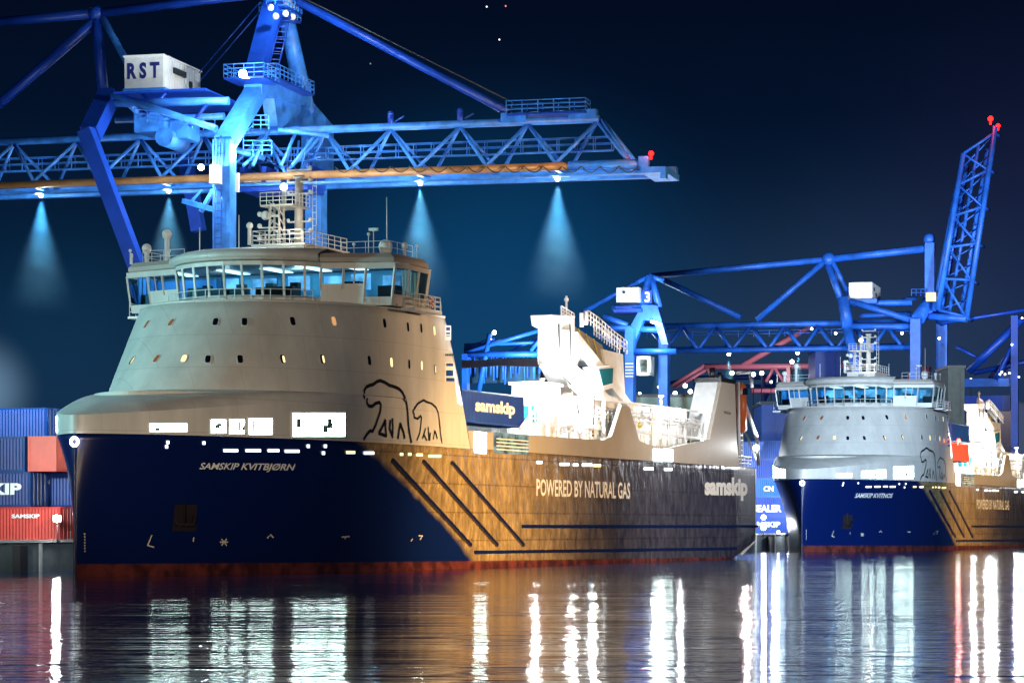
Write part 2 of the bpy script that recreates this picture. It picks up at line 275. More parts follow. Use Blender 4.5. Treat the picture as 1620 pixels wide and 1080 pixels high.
# ------------------------------------------------------------ mesh builder
class G:
    def __init__(s): s.v = []; s.f = []; s.mi = []; s.k = 0; s.sm = set()
    def mat(s, i): s.k = i; return s
    def face(s, *ps, smooth=False):
        b = len(s.v); s.v += [Vector(p) for p in ps]; s.f.append(tuple(range(b, b + len(ps)))); s.mi.append(s.k)
        if smooth: s.sm.add(len(s.f) - 1)
        return s
    def box(s, c, d, m=None):
        c = Vector(c); x, y, z = d[0] / 2, d[1] / 2, d[2] / 2
        p = [Vector((i * x, j * y, k * z)) for k in (-1, 1) for j in (-1, 1) for i in (-1, 1)]
        if m is not None: p = [m @ q for q in p]
        b = len(s.v); s.v += [q + c for q in p]
        for f in ((0, 2, 3, 1), (4, 5, 7, 6), (0, 1, 5, 4), (2, 6, 7, 3), (0, 4, 6, 2), (1, 3, 7, 5)): s.f.append(tuple(b + i for i in f)); s.mi.append(s.k)
        return s
    def bb(s, x0, x1, y0, y1, z0, z1): return s.box(((x0 + x1) / 2, (y0 + y1) / 2, (z0 + z1) / 2), (abs(x1 - x0), abs(y1 - y0), abs(z1 - z0)))
    def beam(s, a, b, w, h=None):
        a, b = Vector(a), Vector(b); d = b - a; L = d.length
        if L < 1e-6: return s
        return s.box((a + b) / 2, (L, w, h or w), d.to_track_quat('X', 'Z').to_matrix())
    def tube(s, a, b, r, r2=None, n=8, cap=True):
        a, b = Vector(a), Vector(b); d = b - a
        if d.length < 1e-6: return s
        q = d.to_track_quat('Z', 'Y').to_matrix(); r2 = r if r2 is None else r2; o = len(s.v)
        for p, rr in ((a, r), (b, r2)):
            for i in range(n): t = 2 * math.pi * i / n; s.v.append(p + q @ Vector((rr * math.cos(t), rr * math.sin(t), 0)))
        for i in range(n):
            j = (i + 1) % n; s.f.append((o + i, o + j, o + n + j, o + n + i)); s.mi.append(s.k); s.sm.add(len(s.f) - 1)
        if cap: s.f.append(tuple(o + i for i in reversed(range(n)))); s.mi.append(s.k); s.f.append(tuple(o + n + i for i in range(n))); s.mi.append(s.k)
        return s
    def ball(s, c, r, n=10, m=7, sz=1, z0=-1):
        c = Vector(c); o = len(s.v)
        for j in range(m + 1):
            t = -math.pi / 2 + math.pi * j / m; t = max(t, math.asin(z0) if z0 > -1 else t)
            for i in range(n): u = 2 * math.pi * i / n; s.v.append(c + Vector((r * math.cos(t) * math.cos(u), r * math.cos(t) * math.sin(u), r * sz * math.sin(t))))
        for j in range(m):
            for i in range(n):
                k = (i + 1) % n; s.f.append((o + j * n + i, o + j * n + k, o + (j + 1) * n + k, o + (j + 1) * n + i)); s.mi.append(s.k); s.sm.add(len(s.f) - 1)
        return s
    def prism(s, pts, off):                       # polygon (3-D points) swept by a vector
        off = Vector(off); p = [Vector(q) for q in pts]; n = len(p); o = len(s.v); s.v += p + [q + off for q in p]
        s.f.append(tuple(o + i for i in range(n))); s.mi.append(s.k); s.f.append(tuple(o + n + i for i in reversed(range(n)))); s.mi.append(s.k)
        for i in range(n):
            j = (i + 1) % n; s.f.append((o + i, o + n + i, o + n + j, o + j)); s.mi.append(s.k)
        return s
    def grid(s, rows, smooth=True, close=False):
        o = len(s.v); n = len(rows[0])
        for r in rows: s.v += [Vector(p) for p in r]
        for j in range(len(rows) - 1):
            for i in range(n if close else n - 1):
                k = (i + 1) % n; s.f.append((o + j * n + i, o + j * n + k, o + (j + 1) * n + k, o + (j + 1) * n + i)); s.mi.append(s.k)
                if smooth: s.sm.add(len(s.f) - 1)
        return s
    def rail(s, pts, h=1.05, r=.03, step=1.5, bars=2):
        pts = [Vector(p) for p in pts]
        for a, b in zip(pts, pts[1:]):
            for k in range(bars + 1): z = Vector((0, 0, h * (bars + 1 - k) / (bars + 1))); s.tube(a + z, b + z, r, n=4, cap=False)
            n = max(1, round((b - a).length / step))
            for i in range(n + 1): p = a.lerp(b, i / n); s.tube(p, p + Vector((0, 0, h)), r, n=4, cap=False)
        return s
    def ladder(s, a, b, w, side, r=.04, step=.5):
        a, b, side = Vector(a), Vector(b), Vector(side).normalized() * w / 2
        s.tube(a - side, b - side, r, n=4); s.tube(a + side, b + side, r, n=4)
        n = max(1, int((b - a).length / step))
        for i in range(1, n): p = a.lerp(b, i / n); s.tube(p - side, p + side, r * .8, n=4, cap=False)
        return s
    def build(s, name, mats, parent=None, weld=False):
        me = bpy.data.meshes.new(name); me.from_pydata([tuple(v) for v in s.v], [], s.f)
        if not isinstance(mats, (list, tuple)): mats = [mats]
        for m in mats: me.materials.append(M[m] if isinstance(m, str) else m)
        for i, p in enumerate(me.polygons): p.material_index = min(s.mi[i], len(mats) - 1); p.use_smooth = i in s.sm
        if weld:
            bm = bmesh.new(); bm.from_mesh(me); bmesh.ops.remove_doubles(bm, verts=bm.verts, dist=.001); bmesh.ops.recalc_face_normals(bm, faces=bm.faces); bm.to_mesh(me); bm.free()
        me.update(); o = bpy.data.objects.new(name, me); C.objects.link(o)
        if parent: o.parent = parent
        return o
def thing(name, label, cat, loc=(0, 0, 0), rz=0, group=None):
    o = bpy.data.objects.new(name, None); C.objects.link(o); o.location = loc; o.rotation_euler = (0, 0, rz); o.empty_display_size = .5
    o['label'] = label; o['category'] = cat
    if group: o['group'] = group
    return o
def tag(o, label=None, cat=None, group=None, kind=None):
    for k, v in (('label', label), ('category', cat), ('group', group), ('kind', kind)):
        if v: o[k] = v
    return o
def copy_tree(o, parent=None):
    c = o.copy(); C.objects.link(c)
    if parent: c.parent = parent; c.matrix_parent_inverse = o.matrix_parent_inverse
    for ch in list(o.children): copy_tree(ch, c)
    return c
def text2d(s, off=0.0, shear=0.0):
    """letters as a flat mesh scaled into the unit square"""
    cu = bpy.data.curves.new('lettering', 'FONT'); cu.body = s; cu.size = 1; cu.offset = off; cu.resolution_u = 3; cu.shear = shear
    ob = bpy.data.objects.new('lettering', cu); C.objects.link(ob)
    bpy.context.view_layer.update()
    me = bpy.data.meshes.new_from_object(ob.evaluated_get(bpy.context.evaluated_depsgraph_get()))
    vs = [v.co.copy() for v in me.vertices]; fs = [tuple(p.vertices) for p in me.polygons]
    bpy.data.objects.remove(ob); bpy.data.curves.remove(cu); bpy.data.meshes.remove(me)
    x0, x1 = min(v.x for v in vs), max(v.x for v in vs); y0, y1 = min(v.y for v in vs), max(v.y for v in vs)
    return [((v.x - x0) / (x1 - x0), (v.y - y0) / (y1 - y0)) for v in vs], fs
def text_on(name, s, fn, material, parent, off=0.0, shear=0.0):
    vs, fs = text2d(s, off, shear); g = G(); g.v = [Vector(fn(u, v)) for u, v in vs]; g.f = fs; g.mi = [0] * len(fs)
    return g.build(name, material, parent)

# ------------------------------------------------------------ setting: water and quay
g = G(); g.face((-1500, -60, 0), (1500, -60, 0), (1500, 4500, 0), (-1500, 4500, 0))
tag(g.build('water', 'water'), kind='structure')
def T(s, t, z): return Vector((s, -t, z))        # ship frame: aft, port, up
g = G()
q = [SHIP.w(*T(s, t, 0)) for s, t in ((-170, -13.2), (420, -13.2), (1500, -13.2), (1500, -900), (-170, -900))]
g.prism([(p.x, p.y, -3) for p in q], (0, 0, 5.1))
tag(g.build('quay', 'concrete'), kind='structure')
g = G()
for s in range(-40, 300, 9):
    g.mat(0); g.bb(s - .5, s + .5, 12.55, 13.17, -.2, 1.9); g.mat(1); g.bb(s + 3, s + 3.3, 13.05, 13.18, -.2, 2.05)
g.mat(1).bb(-160, 400, 13.02, 13.6, 2.104, 2.32)
qf = g.build('quay_edge_kerb', ['rubber', 'grey']); qf.location = SHIP.o; qf.rotation_euler.z = SHIP.a; tag(qf, kind='structure')

# ------------------------------------------------------------ the cargo ship
WB = 10.4; LEN = 118.4; ZD = 9.3
def hull_pt(q, z):
    f = (max(0, min(z, ZD)) / ZD) ** 2; L = 48 - 14 * f; p = 1.75 - .40 * f; a = abs(q); sg = 1 if q >= 0 else -1
    end = LEN if z > 1.8 else LEN - 8 + 8 * (max(z, -2) + .0) / 1.8 if z > 0 else LEN - 8 + z * 2
    if a <= 1: ph = a * math.pi / 2; return (L * (1 - math.cos(ph)), sg * WB * math.sin(ph) ** p)
    return (L + (a - 1) * (end - L), sg * WB)
def zc(s): return 10.5 + .09 * min(max(s, 0), 24)
def end_at(z): return 41.6 - (z - ZD) * .44
def band_pt(q, v):                                 # v 0..1 from deck line to the crease
    a = abs(q); sg = 1 if q >= 0 else -1
    if a <= 1: ph = a * math.pi / 2; s = 34 * (1 - math.cos(ph)); t = WB * math.sin(ph) ** 1.35
    else: s = 34; t = WB
    z = ZD + v * (zc(s) - ZD)
    if a > 1: s = 34 + (a - 1) * (end_at(z) - 34)
    return s, sg * t, z
def house_pt(q, v):                                # v 0..1 from z 12.66 to 19.2
    z = 12.66 + 6.54 * v; a = abs(q); sg = 1 if q >= 0 else -1
    s0 = 11.5 + 5.7 * v; L = 18 - 4 * v; w = WB - .3 * v * v
    if a <= 1: ph = a * math.pi / 2; return s0 + L * (1 - math.cos(ph)), sg * w * math.sin(ph), z
    return s0 + L + (a - 1) * (end_at(z) - s0 - L), sg * w, z
def hullv(q, z): s, t = hull_pt(q, z); return s, t, z
FR = SHIP
def surf_solve(fn, px, py, g0):
    """parameters of the surface point seen at a photo pixel (Newton steps)"""
    q, v = g0
    def E(q, v): w = FR.w(*T(*fn(q, v))); x, y = project(w); return x - px, y - py
    for _ in range(30):
        e = E(q, v); h = 1e-4
        a = E(q + h, v); b = E(q, v + h)
        j = ((a[0] - e[0]) / h, (b[0] - e[0]) / h, (a[1] - e[1]) / h, (b[1] - e[1]) / h); D = j[0] * j[3] - j[1] * j[2]
        if abs(D) < 1e-9: q += .01; continue
        dq = (e[0] * j[3] - e[1] * j[1]) / D; dv = (j[0] * e[1] - j[2] * e[0]) / D
        m = max(1, abs(dq) / .15, abs(dv) / (2 if fn is hullv else .4)); q -= dq / m; v -= dv / m
        if abs(e[0]) + abs(e[1]) < .05: break
    return q, v
def out(fn, q, v, d):
    """surface point lifted d metres along the outward normal"""
    h = 1e-3; p = T(*fn(q, v)); a = T(*fn(q + h, v)) - T(*fn(q - h, v)); b = T(*fn(q, v + h)) - T(*fn(q, v - h)); n = a.cross(b)
    if n.length < 1e-12: n = Vector((-1, 0, 0))
    n.normalize(); c = p - T(30, 0, p.z)
    if n.dot(Vector((c.x * .3, c.y, 0))) < 0: n = -n
    return p + n * d
GU = {'hull': (.7, 5.0), 'band': (.7, .5), 'house': (.5, .5)}
FN = {'hull': hullv, 'band': band_pt, 'house': house_pt}
def sp(zone, px, py, g0=None): return surf_solve(FN[zone], px, py, g0 or GU[zone])
def spatch(g, zone, px0, px1, y0, y1, d, nx=4, n=None, g0=None):
    """rectangular patch lying on the surface, d proud of it"""
    c = {}
    for i, x in enumerate((px0, px1)):
        for j, y in enumerate((y1, y0)): c[i, j] = sp(zone, x, y, g0)
    for i in range(nx):
        ps = []
        for u, v in ((i / nx, 0), ((i + 1) / nx, 0), ((i + 1) / nx, 1), (i / nx, 1)):
            qq = [(1 - u) * (1 - v) * c[0, 0][k] + u * (1 - v) * c[1, 0][k] + u * v * c[1, 1][k] + (1 - u) * v * c[0, 1][k] for k in (0, 1)]
            ps.append(out(FN[zone], qq[0], qq[1], d))
        g.face(*ps)
    return g
def stext(name, s, zone, px0, px1, ytl, ybl, ytr, ybr, mt, parent, d=.05, off=0, shear=0):
    c = [sp(zone, px0, ybl), sp(zone, px1, ybr), sp(zone, px1, ytr), sp(zone, px0, ytl)]
    def fn(u, v):
        w = ((1 - u) * (1 - v), u * (1 - v), u * v, (1 - u) * v)
        return out(FN[zone], sum(a * b[0] for a, b in zip(w, c)), sum(a * b[1] for a, b in zip(w, c)), d)
    return text_on(name, s, fn, mt, parent, off, shear)
def ribbon(g, zone, pts, w, d=.04, closed=False):
    P = [out(FN[zone], *sp(zone, x, y), d) for x, y in pts]
    nrm = (out(FN[zone], *sp(zone, *pts[0]), 1) - out(FN[zone], *sp(zone, *pts[0]), 0)).normalized()
    if closed: P.append(P[0])
    ww = w if isinstance(w, (list, tuple)) else [w] * len(P)
    for i in range(len(P) - 1):
        e = (P[i + 1] - P[i]).normalized(); sd = nrm.cross(e)
        g.face(P[i] - sd * ww[i] / 2 - e * ww[i] * .2, P[i + 1] - sd * ww[i + 1] / 2 + e * ww[i + 1] * .2, P[i + 1] + sd * ww[i + 1] / 2 + e * ww[i + 1] * .2, P[i] + sd * ww[i] / 2 - e * ww[i] * .2)
    return g

def make_ship():
    root = thing('cargo_ship', 'nearer navy hulled cargo ship with tall rounded bow house, moored on the left', 'cargo ship', SHIP.o, SHIP.a, 'sister cargo ships moored along the quay')
    # ---- hull
    g = G(); zs = [-2, -1, 0, .6, 1.2, 1.8, 2.6, 3.6, 4.6, 5.6, 6.6, 7.5, 8.3, 8.9, ZD]
    qs = [-2 + .1 * i for i in range(10)] + [-1 + i / 24 for i in range(49)] + [1.1 + .1 * i for i in range(10)]
    rows = [[T(*hullv(q, z)) for q in qs] for z in zs]; g.grid(rows)
    for a, b in zip(rows, rows[1:]): g.face(a[0], b[0], b[-1], a[-1])
    g.face(*[p for p in rows[-1]])
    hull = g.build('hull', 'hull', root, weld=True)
    # stem bar and knuckle
    g = G()
    for z0, z1 in zip(zs[2:], zs[3:]): g.tube(T(.02, 0, z0), T(.02, 0, z1), .09, n=6, cap=False)
    g.build('stem_bar', 'navy', hull)
    # rubbing strakes
    SQ = lambda px, py: sp('hull', px, py, (1.2, 5))
    for (x0, y0), (x1, y1) in (((619, 727), (743, 862)), ((668, 729), (785, 862)), ((713, 731), (827, 862)), ((825, 832), (1197, 832)), ((750, 873), (1163, 867))):
        a, b = T(*hullv(*SQ(x0, y0))), T(*hullv(*SQ(x1, y1))); g = G(); a.y -= .07; b.y -= .07
        n = 12; P = []
        for i in range(n + 1):
            p = a.lerp(b, i / n); P.append(p)
        for p, q_ in zip(P, P[1:]): g.beam(p, q_, .25, .25)
        g.build('rubbing_strake', 'navy', hull)
    # small openings and lamps along the deck line
    for x0, x1, y, m in ((353, 376, 712, 'lit_small'), (388, 412, 712, 'lit_small'), (423, 441, 712, 'lit_small'), (450, 473, 713, 'lit_small'), (547, 561, 715, 'lit_yellow'), (575, 591, 716, 'lit_small'),
                         (632, 637, 718, 'lit_yellow'), (645, 650, 718, 'lit_yellow'), (658, 668, 719, 'lit_yellow'), (677, 697, 721, 'lit_yellow'),
                         (848, 857, 731, 'lit_small'), (885, 900, 734, 'lit_small'), (906, 914, 735, 'lit_small'), (920, 936, 735, 'lit_small'), (938, 950, 736, 'lit_yellow'), (1018, 1033, 741, 'lit_small'), (1050, 1063, 742, 'lit_small')):
        g = G(); spatch(g, 'hull', x0, x1, y - 2.2, y + 2.2, .05, 3, g0=(.7 if x0 < 600 else 1.2, 8)); g.build('freeing_port', m, hull)
    for x, y in ((265, 699), (263, 706), (322, 700), (487, 705), (514, 705), (511, 716)):
        g = G(); spatch(g, 'hull', x - 2.2, x + 2.2, y - 2.5, y + 2.5, .05, 1, g0=(.6, 8)); g.build('deck_fitting', 'lit_small', hull)
    # draught and thruster marks
    g = G()
    for pl in ([(240, 846), (233, 862), (243, 865)], [(306, 850), (305, 856)], [(350, 852), (358, 862)], [(350, 862), (358, 852)], [(348, 857), (360, 857)], [(422, 851), (428, 845), (432, 850)], [(540, 849), (552, 848)], [(547, 848), (545, 852)], [(650, 855), (652, 852)], [(662, 847), (668, 847), (664, 853)]):
        ribbon(g, 'hull', pl, .10, .03)
    g.build('hull_marks', 'cream', hull)
    g = G()
    for k in range(7): z = 1.4 + k * .42; p = T(.8, hull_pt(.06, z)[1] + .15, z); spatch(g, 'hull', 133 - k * .1, 135.2 - k * .1, 870 - k * 4.5, 872.5 - k * 4.5, .03, 1, g0=(.1, 2))
    g.build('draught_scale', 'cream', hull)
    # anchor pocket with anchor
    g = G(); pk = [sp('hull', x, y, (.5, 4)) for x, y in ((272, 840), (310, 840), (312, 798), (276, 798))]
    g.face(*[out(hullv, q_, z, .02) for q_, z in pk])
    pocket = g.build('anchor_pocket', mat('rust_stained_pocket_paint', (.016, .010, .014), .6, mott=.5), hull)
    g = G(); c = out(hullv, *sp('hull', 290, 812, (.5, 4)), .15)
    u = Vector((.75, -.6, 0)).normalized()
    g.beam(c + Vector((0, 0, .9)), c - Vector((0, 0, .7)), .14); g.beam(c - Vector((0, 0, .7)) - u * .6, c - Vector((0, 0, .7)) + u * .6, .18)
    g.beam(c - Vector((0, 0, .7)) - u * .6, c - Vector((0, 0, .1)) - u * .75, .12); g.beam(c - Vector((0, 0, .7)) + u * .6, c - Vector((0, 0, .1)) + u * .75, .12)
    g.build('anchor', 'black', pocket)
    # bow fairlead ring, glowing by itself to read as brightly lit
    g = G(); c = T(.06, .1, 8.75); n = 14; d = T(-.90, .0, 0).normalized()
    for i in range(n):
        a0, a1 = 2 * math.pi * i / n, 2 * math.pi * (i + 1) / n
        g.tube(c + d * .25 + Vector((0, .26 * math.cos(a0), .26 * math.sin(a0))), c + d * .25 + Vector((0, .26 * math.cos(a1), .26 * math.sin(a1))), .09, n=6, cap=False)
    g.build('glowing_bow_fairlead', 'led_soft', hull)
    # ---- lettering and emblem
    stext('slogan_lettering', 'POWERED BY NATURAL GAS', 'hull', 848, 996, 757, 784, 763, 789, 'letter', hull, .04, .018)
    stext('logo_lettering', 'samskip', 'hull', 1114, 1182, 754, 791, 755, 792, 'letter', hull, .04, .05)
    # ---- forecastle band
    g = G(); qb = [-2 + .1 * i for i in range(10)] + [-1 + i / 24 for i in range(49)] + [1.1 + .1 * i for i in range(10)]
    g.grid([[T(*band_pt(q, v / 4)) for q in qb] for v in range(5)])
    band = g.build('forecastle', 'white', root, weld=True)
    g = G()                                        # rounded back of the forecastle up to the house
    rows = []
    for k in range(9):
        v = k / 8; r = []
        for i in range(49):
            q = -1 + i / 24; a = Vector(T(*band_pt(q, 1))); b = Vector(T(*house_pt(q, 0)))
            p = a.lerp(b, v); p.z += .42 * math.sin(math.pi * v) * min(1, (a - b).length / 6) * (1 - v * .2); r.append(p)
        rows.append(r)
    g.grid(rows); g.build('whaleback', 'white', band, weld=True)
    g = G()                                        # breakwater strip in front of the house
    for i in range(30):
        ps = []
        for q, z in ((-.62 + i * .046, 0), (-.62 + (i + 1) * .046, 0), (-.62 + (i + 1) * .046, 1), (-.62 + i * .046, 1)):
            ph = abs(q) * math.pi / 2; s = 6.8 + 25 * (1 - math.cos(ph)); t = math.copysign(9.7 * math.sin(ph) ** 1.15, q); ps.append(T(s - z * .3, t, 11.45 + .9 * z))
        g.face(*ps); g.face(*[p + T(.12, 0, 0) for p in reversed(ps)]); g.face(ps[3], ps[2], ps[2] + T(.12, 0, 0), ps[3] + T(.12, 0, 0))
    g.build('breakwater', 'white', band)
    for x0, x1, y0, y1 in ((235, 296, 669, 683.5), (332, 357, 662.5, 686), (361, 386, 662, 687), (391.5, 430, 660.5, 688), (461, 545, 652, 691)):
        g = G(); spatch(g, 'band', x0, x1, y0, y1, .03, 5); 
        op = g.build('deck_opening', 'lit', band)
        g = G()
        c = [out(band_pt, *sp('band', x, y), .05) for x, y in ((x0, y1), (x1, y1), (x1, y0), (x0, y0))]
        for a, b in zip(c, c[1:] + c[:1]): g.beam(a, b, .10)
        g.build('opening_rim', 'white2', op)
        rnd = random.Random(int(x0))
        if x1 - x0 > 20:
            for k in range(5 if x1 - x0 < 60 else 9):
                g = G(); xx = x0 + (x1 - x0) * rnd.uniform(.06, .88); h = rnd.uniform(.15, .9)
                spatch(g, 'band', xx, min(x1 - 1, xx + rnd.choice((1, 1.5, 3, 7))), y1 - (y1 - y0) * (.3 + h * .6), y1 - (y1 - y0) * rnd.uniform(.1, .5), .14, 1)
                g.build('deck_machinery', M['teal_grey'], op)
    for q0, q1 in ((-.34, -.26), (-.42, -.37), (-.50, -.45), (-.66, -.56)):
        g = G()
        for i in range(4):
            a_, b_ = q0 + (q1 - q0) * i / 4, q0 + (q1 - q0) * (i + 1) / 4
            g.face(out(band_pt, a_, .15, .04), out(band_pt, b_, .15, .04), out(band_pt, b_, .85, .04), out(band_pt, a_, .85, .04))
        g.build('deck_opening', 'lit', band)
    # ---- house
    g = G(); g.grid([[T(*house_pt(q, v / 10)) for q in qb] for v in range(11)])
    # closing aft wall and top deck
    low = [T(*band_pt(2, k / 4)) for k in range(5)] + [T(*house_pt(2, v / 10)) for v in range(11)]
    lowm = [T(*band_pt(-2, k / 4)) for k in range(5)] + [T(*house_pt(-2, v / 10)) for v in range(11)]
    for i in range(len(low) - 1): g.face(low[i], low[i + 1], lowm[i + 1], lowm[i])
    top = [T(*house_pt(q, 1)) for q in qb]; g.face(*top)
    house = g.build('superstructure', 'white', root, weld=True)
    g = G()                                         # rolled rim along the top of the house
    for a, b in zip(top, top[1:]): g.tube(a, b, .10, n=6, cap=False)
    g.build('deck_edge_trim', 'white', house)
    port = [(232, 513, 'o'), (271, 510, 'o'), (341, 509, 'd'), (387, 509, 'd'), (463, 508, 'd'), (528, 508, 'O'), (608, 511, 'd'), (645, 517, 'd'), (666, 519, 'd'), (687, 523, 'w'),
            (209, 570, 'y'), (248, 567, 'o'), (291, 567, 'w'), (329, 568, 'd'), (380, 568, 'd'), (447, 568, 'y'), (510, 568, 'g'), (584, 570, 'd'), (619, 573, 'w'), (647, 576, 'd'), (667, 578, 'w'), (688, 584, 'y')]
    for x, y, k in port:
        q, v = sp('house', x, y, (-.3 if x < 300 else (.4 if x < 600 else 1.3), .4)); c = out(house_pt, q, v, 0)
        e = 1e-3; uu = (T(*house_pt(q + e, v)) - T(*house_pt(q - e, v))).normalized(); nn = (out(house_pt, q, v, 1) - c).normalized(); vv = nn.cross(uu)
        if vv.z < 0: vv = -vv
        def ring(w, h, d, n=16):
            r = []
            for i in range(n):
                t = 2 * math.pi * i / n; cx, cy = math.cos(t), math.sin(t)
                r.append(c + nn * d + uu * w * math.copysign(abs(cx) ** .6, cx) + vv * h * math.copysign(abs(cy) ** .6, cy))
            return r
        g = G(); A, B = ring(.25, .40, .03), ring(.19, .34, .03); B0 = ring(.25, .40, -.02)
        g.mat(0).grid([B0, A], close=True); g.grid([A, B], close=True, smooth=False)
        g.mat(1).face(*ring(.20, .35, .012))
        if k in 'yg': g.mat(2).face(*[p + uu * .09 for p in ring(.09, .28, .02)])
        pm = {'d': 'darkglass', 'o': 'lit_dim', 'O': 'lit_orange', 'w': 'lit_warm', 'y': 'darkglass', 'g': 'darkglass'}[k]
        g.build('porthole', ['white', pm, 'lit_warm'], house)
    # signs on the port side of the house
    for x0, x1, y0, y1 in ((703, 713, 515, 538), (703, 718, 573, 603)):
        g = G(); spatch(g, 'house', x0, x1, y0, y1, .03, 1, g0=(1.6, .5)); pl = g.build('notice_board', 'letter', house)
        g = G(); h = (y1 - y0)
        for f0, f1 in ((.12, .34), (.48, .60), (.7, .76)) if y0 < 540 else ((.05, .2), (.42, .72), (.82, 1.0)): spatch(g, 'house', x0 + 2, x1 - (2 if f1 < 1 else -.5), y0 + h * f0, y0 + h * f1, .05, 1, g0=(1.6, .5))
        g.build('notice_print', 'cmid', pl)
    g = G()
    for k in range(5): spatch(g, 'house', 704 + k * 2.6, 705.8 + k * 2.6, 559.5, 563, .03, 1, g0=(1.6, .3))
    g.build('small_lettering', 'dark', house)
    # two bears drawn in outline
    K = lambda pts: [(420 + x / 4.5, 560 + y / 4.5) for x, y in pts]
    def zone(y, x): return 'house' if y < 632 - 0 else 'band'
    big = K([(700, 312), (712, 290), (705, 262), (722, 232), (745, 222), (770, 215), (795, 195), (820, 188), (850, 200), (885, 222), (920, 232), (950, 245), (975, 270), (995, 310), (1008, 360), (1014, 420), (1018, 490), (1025, 550), (1040, 628)])
    bigj = K([(726, 315), (722, 345), (735, 368), (760, 372), (785, 350), (812, 342), (824, 362), (818, 410), (800, 460), (785, 505), (765, 548), (745, 545), (722, 570), (700, 608)])
    legs = [K([(855, 468), (832, 520), (808, 562), (862, 582), (856, 520), (855, 468)]), K([(905, 458), (908, 520), (905, 590)]), K([(890, 470), (885, 530), (908, 592)]), K([(945, 600), (952, 545), (962, 492), (985, 560), (992, 598)])]
    sm = K([(1060, 428), (1052, 405), (1068, 378), (1085, 352), (1105, 340), (1128, 326), (1150, 340), (1185, 352), (1215, 378), (1232, 420), (1240, 480), (1246, 560), (1258, 632)])
    smj = K([(1060, 428), (1062, 452), (1085, 460), (1105, 438), (1112, 450), (1108, 500), (1100, 560), (1080, 612)])
    sml = [K([(1140, 530), (1120, 600)]), K([(1160, 520), (1165, 612)]), K([(1175, 560), (1170, 615)]), K([(1195, 605), (1208, 545), (1225, 600)]), K([(1128, 570), (1150, 612)])]
    for nm, lines, w in (('large_bear_outline', [big, bigj] + legs, .25), ('small_bear_outline', [sm, smj] + sml, .16)):
        g = G()
        for ln in lines:
            for a, b in zip(ln, ln[1:]):
                n = 2
                for i in range(n):
                    p = (a[0] + (b[0] - a[0]) * i / n, a[1] + (b[1] - a[1]) * i / n); q_ = (a[0] + (b[0] - a[0]) * (i + 1) / n, a[1] + (b[1] - a[1]) * (i + 1) / n)
                    # plane of the flat side
                    A, B = FR.at(p[0], p[1], -WB), FR.at(q_[0], q_[1], -WB)
                    def lift(P):
                        s_, z_ = P.x, P.z
                        if z_ >= 12.66:
                            v_ = (z_ - 12.66) / 6.54; s0 = 11.5 + 5.7 * v_; L = 18 - 4 * v_; w_ = WB - .3 * v_ * v_
                            u_ = 1 - (s_ - s0) / L; t_ = w_ * math.sqrt(max(0, 1 - u_ * u_)) if u_ > 0 else w_
                        else:
                            u_ = 1 - s_ / 34; t_ = WB * max(0, 1 - u_ * u_) ** .675 if u_ > 0 else WB
                        return Vector((P.x, -t_ - .05, P.z))
                    for _ in range(4):
                        A = FR.at(p[0], p[1], lift(A).y); B = FR.at(q_[0], q_[1], lift(B).y)
                    A, B = lift(A), lift(B)
                    e = (B - A)
                    if e.length < .01: continue
                    e.normalize(); sd = Vector((0, -1, 0)).cross(e).normalized() * w / 2
                    g.face(A - sd - e * .03, B - sd + e * .03, B + sd + e * .03, A + sd - e * .03)
        g.build(nm, 'black', house)
    # ---- wheelhouse
    half = [(20.9, 0), (21.05, 1.35), (21.5, 2.7), (22.3, 4.0), (23.4, 5.1), (24.7, 5.7), (25.15, 7.2), (25.6, 8.7), (26.1, 10.7), (28.0, 10.9), (29.8, 10.9), (31.6, 10.9)]
    ws = [T(s, t, 0) for s, t in half]
    Z0, Z1 = 19.25, 22.3
    def lean(p, z):
        d = Vector((p.x - 27.5, p.y * .35, 0)); 
        if d.length > 0: d.normalize()
        return Vector((p.x, p.y, z)) + d * .42 * (z - Z0) / (Z1 - Z0)
    # sill height, head height per segment
    seg = [(19.75, 22.05)] * 4 + [(19.75, 22.05), (20.75, 21.95), (20.75, 21.95), (19.8, 21.95), (20.0, 22.0), (20.0, 22.0), (20.0, 22.0)]
    g = G(); panes = []; fr = G()
    for sg in (1, -1):
        for i, (za, zb) in enumerate(seg):
            a, b = ws[i].copy(), ws[i + 1].copy(); a.y *= sg; b.y *= sg
            g.face(lean(a, Z0), lean(b, Z0), lean(b, za), lean(a, za)); g.face(lean(a, zb), lean(b, zb), lean(b, Z1), lean(a, Z1))
            e = (b - a).normalized() * .06
            pq = (lean(a + e, za), lean(b - e, za), lean(b - e, zb), lean(a + e, zb)); panes.append((*(pq if sg == 1 else pq[::-1]), i))
            if i in (6,):                           # split long window
                m_ = a.lerp(b, .5); fr.beam(lean(m_, za), lean(m_, zb), .08)
            fr.beam(lean(a, za - .3), lean(a, zb), .17, .13); 
            fr.beam(lean(a, za), lean(b, za), .12); fr.beam(lean(a, zb), lean(b, zb), .10)
        e = ws[-1].copy(); e.y *= sg; fr.beam(lean(e, Z0), lean(e, Z1), .2)
    # aft wall
    a, b = ws[-1].copy(), ws[-1].copy(); b.y *= -1
    g.face(lean(a, Z0), lean(b, Z0), lean(b, Z1), lean(a, Z1))
    fl = [Vector((p.x, p.y, Z0 + .02)) for p in ws] + [Vector((p.x, -p.y, Z0 + .02)) for p in reversed(ws[1:])]
    wheel = g.build('wheelhouse', 'white', root)
    fr.build('window_frame', 'white', wheel)
    for a, b, c, d, i in panes:
        gg = G(); gg.face(a, b, c, d); gg.build('window_pane', 'glass', wheel)
    g = G(); g.face(*fl); g.build('deck_floor', 'dark', wheel)
    g = G(); g.bb(30.2, 30.4, -10.6, 10.6, Z0 + .05, Z1 - .1)
    g.build('inner_bulkhead', 'interior', wheel)
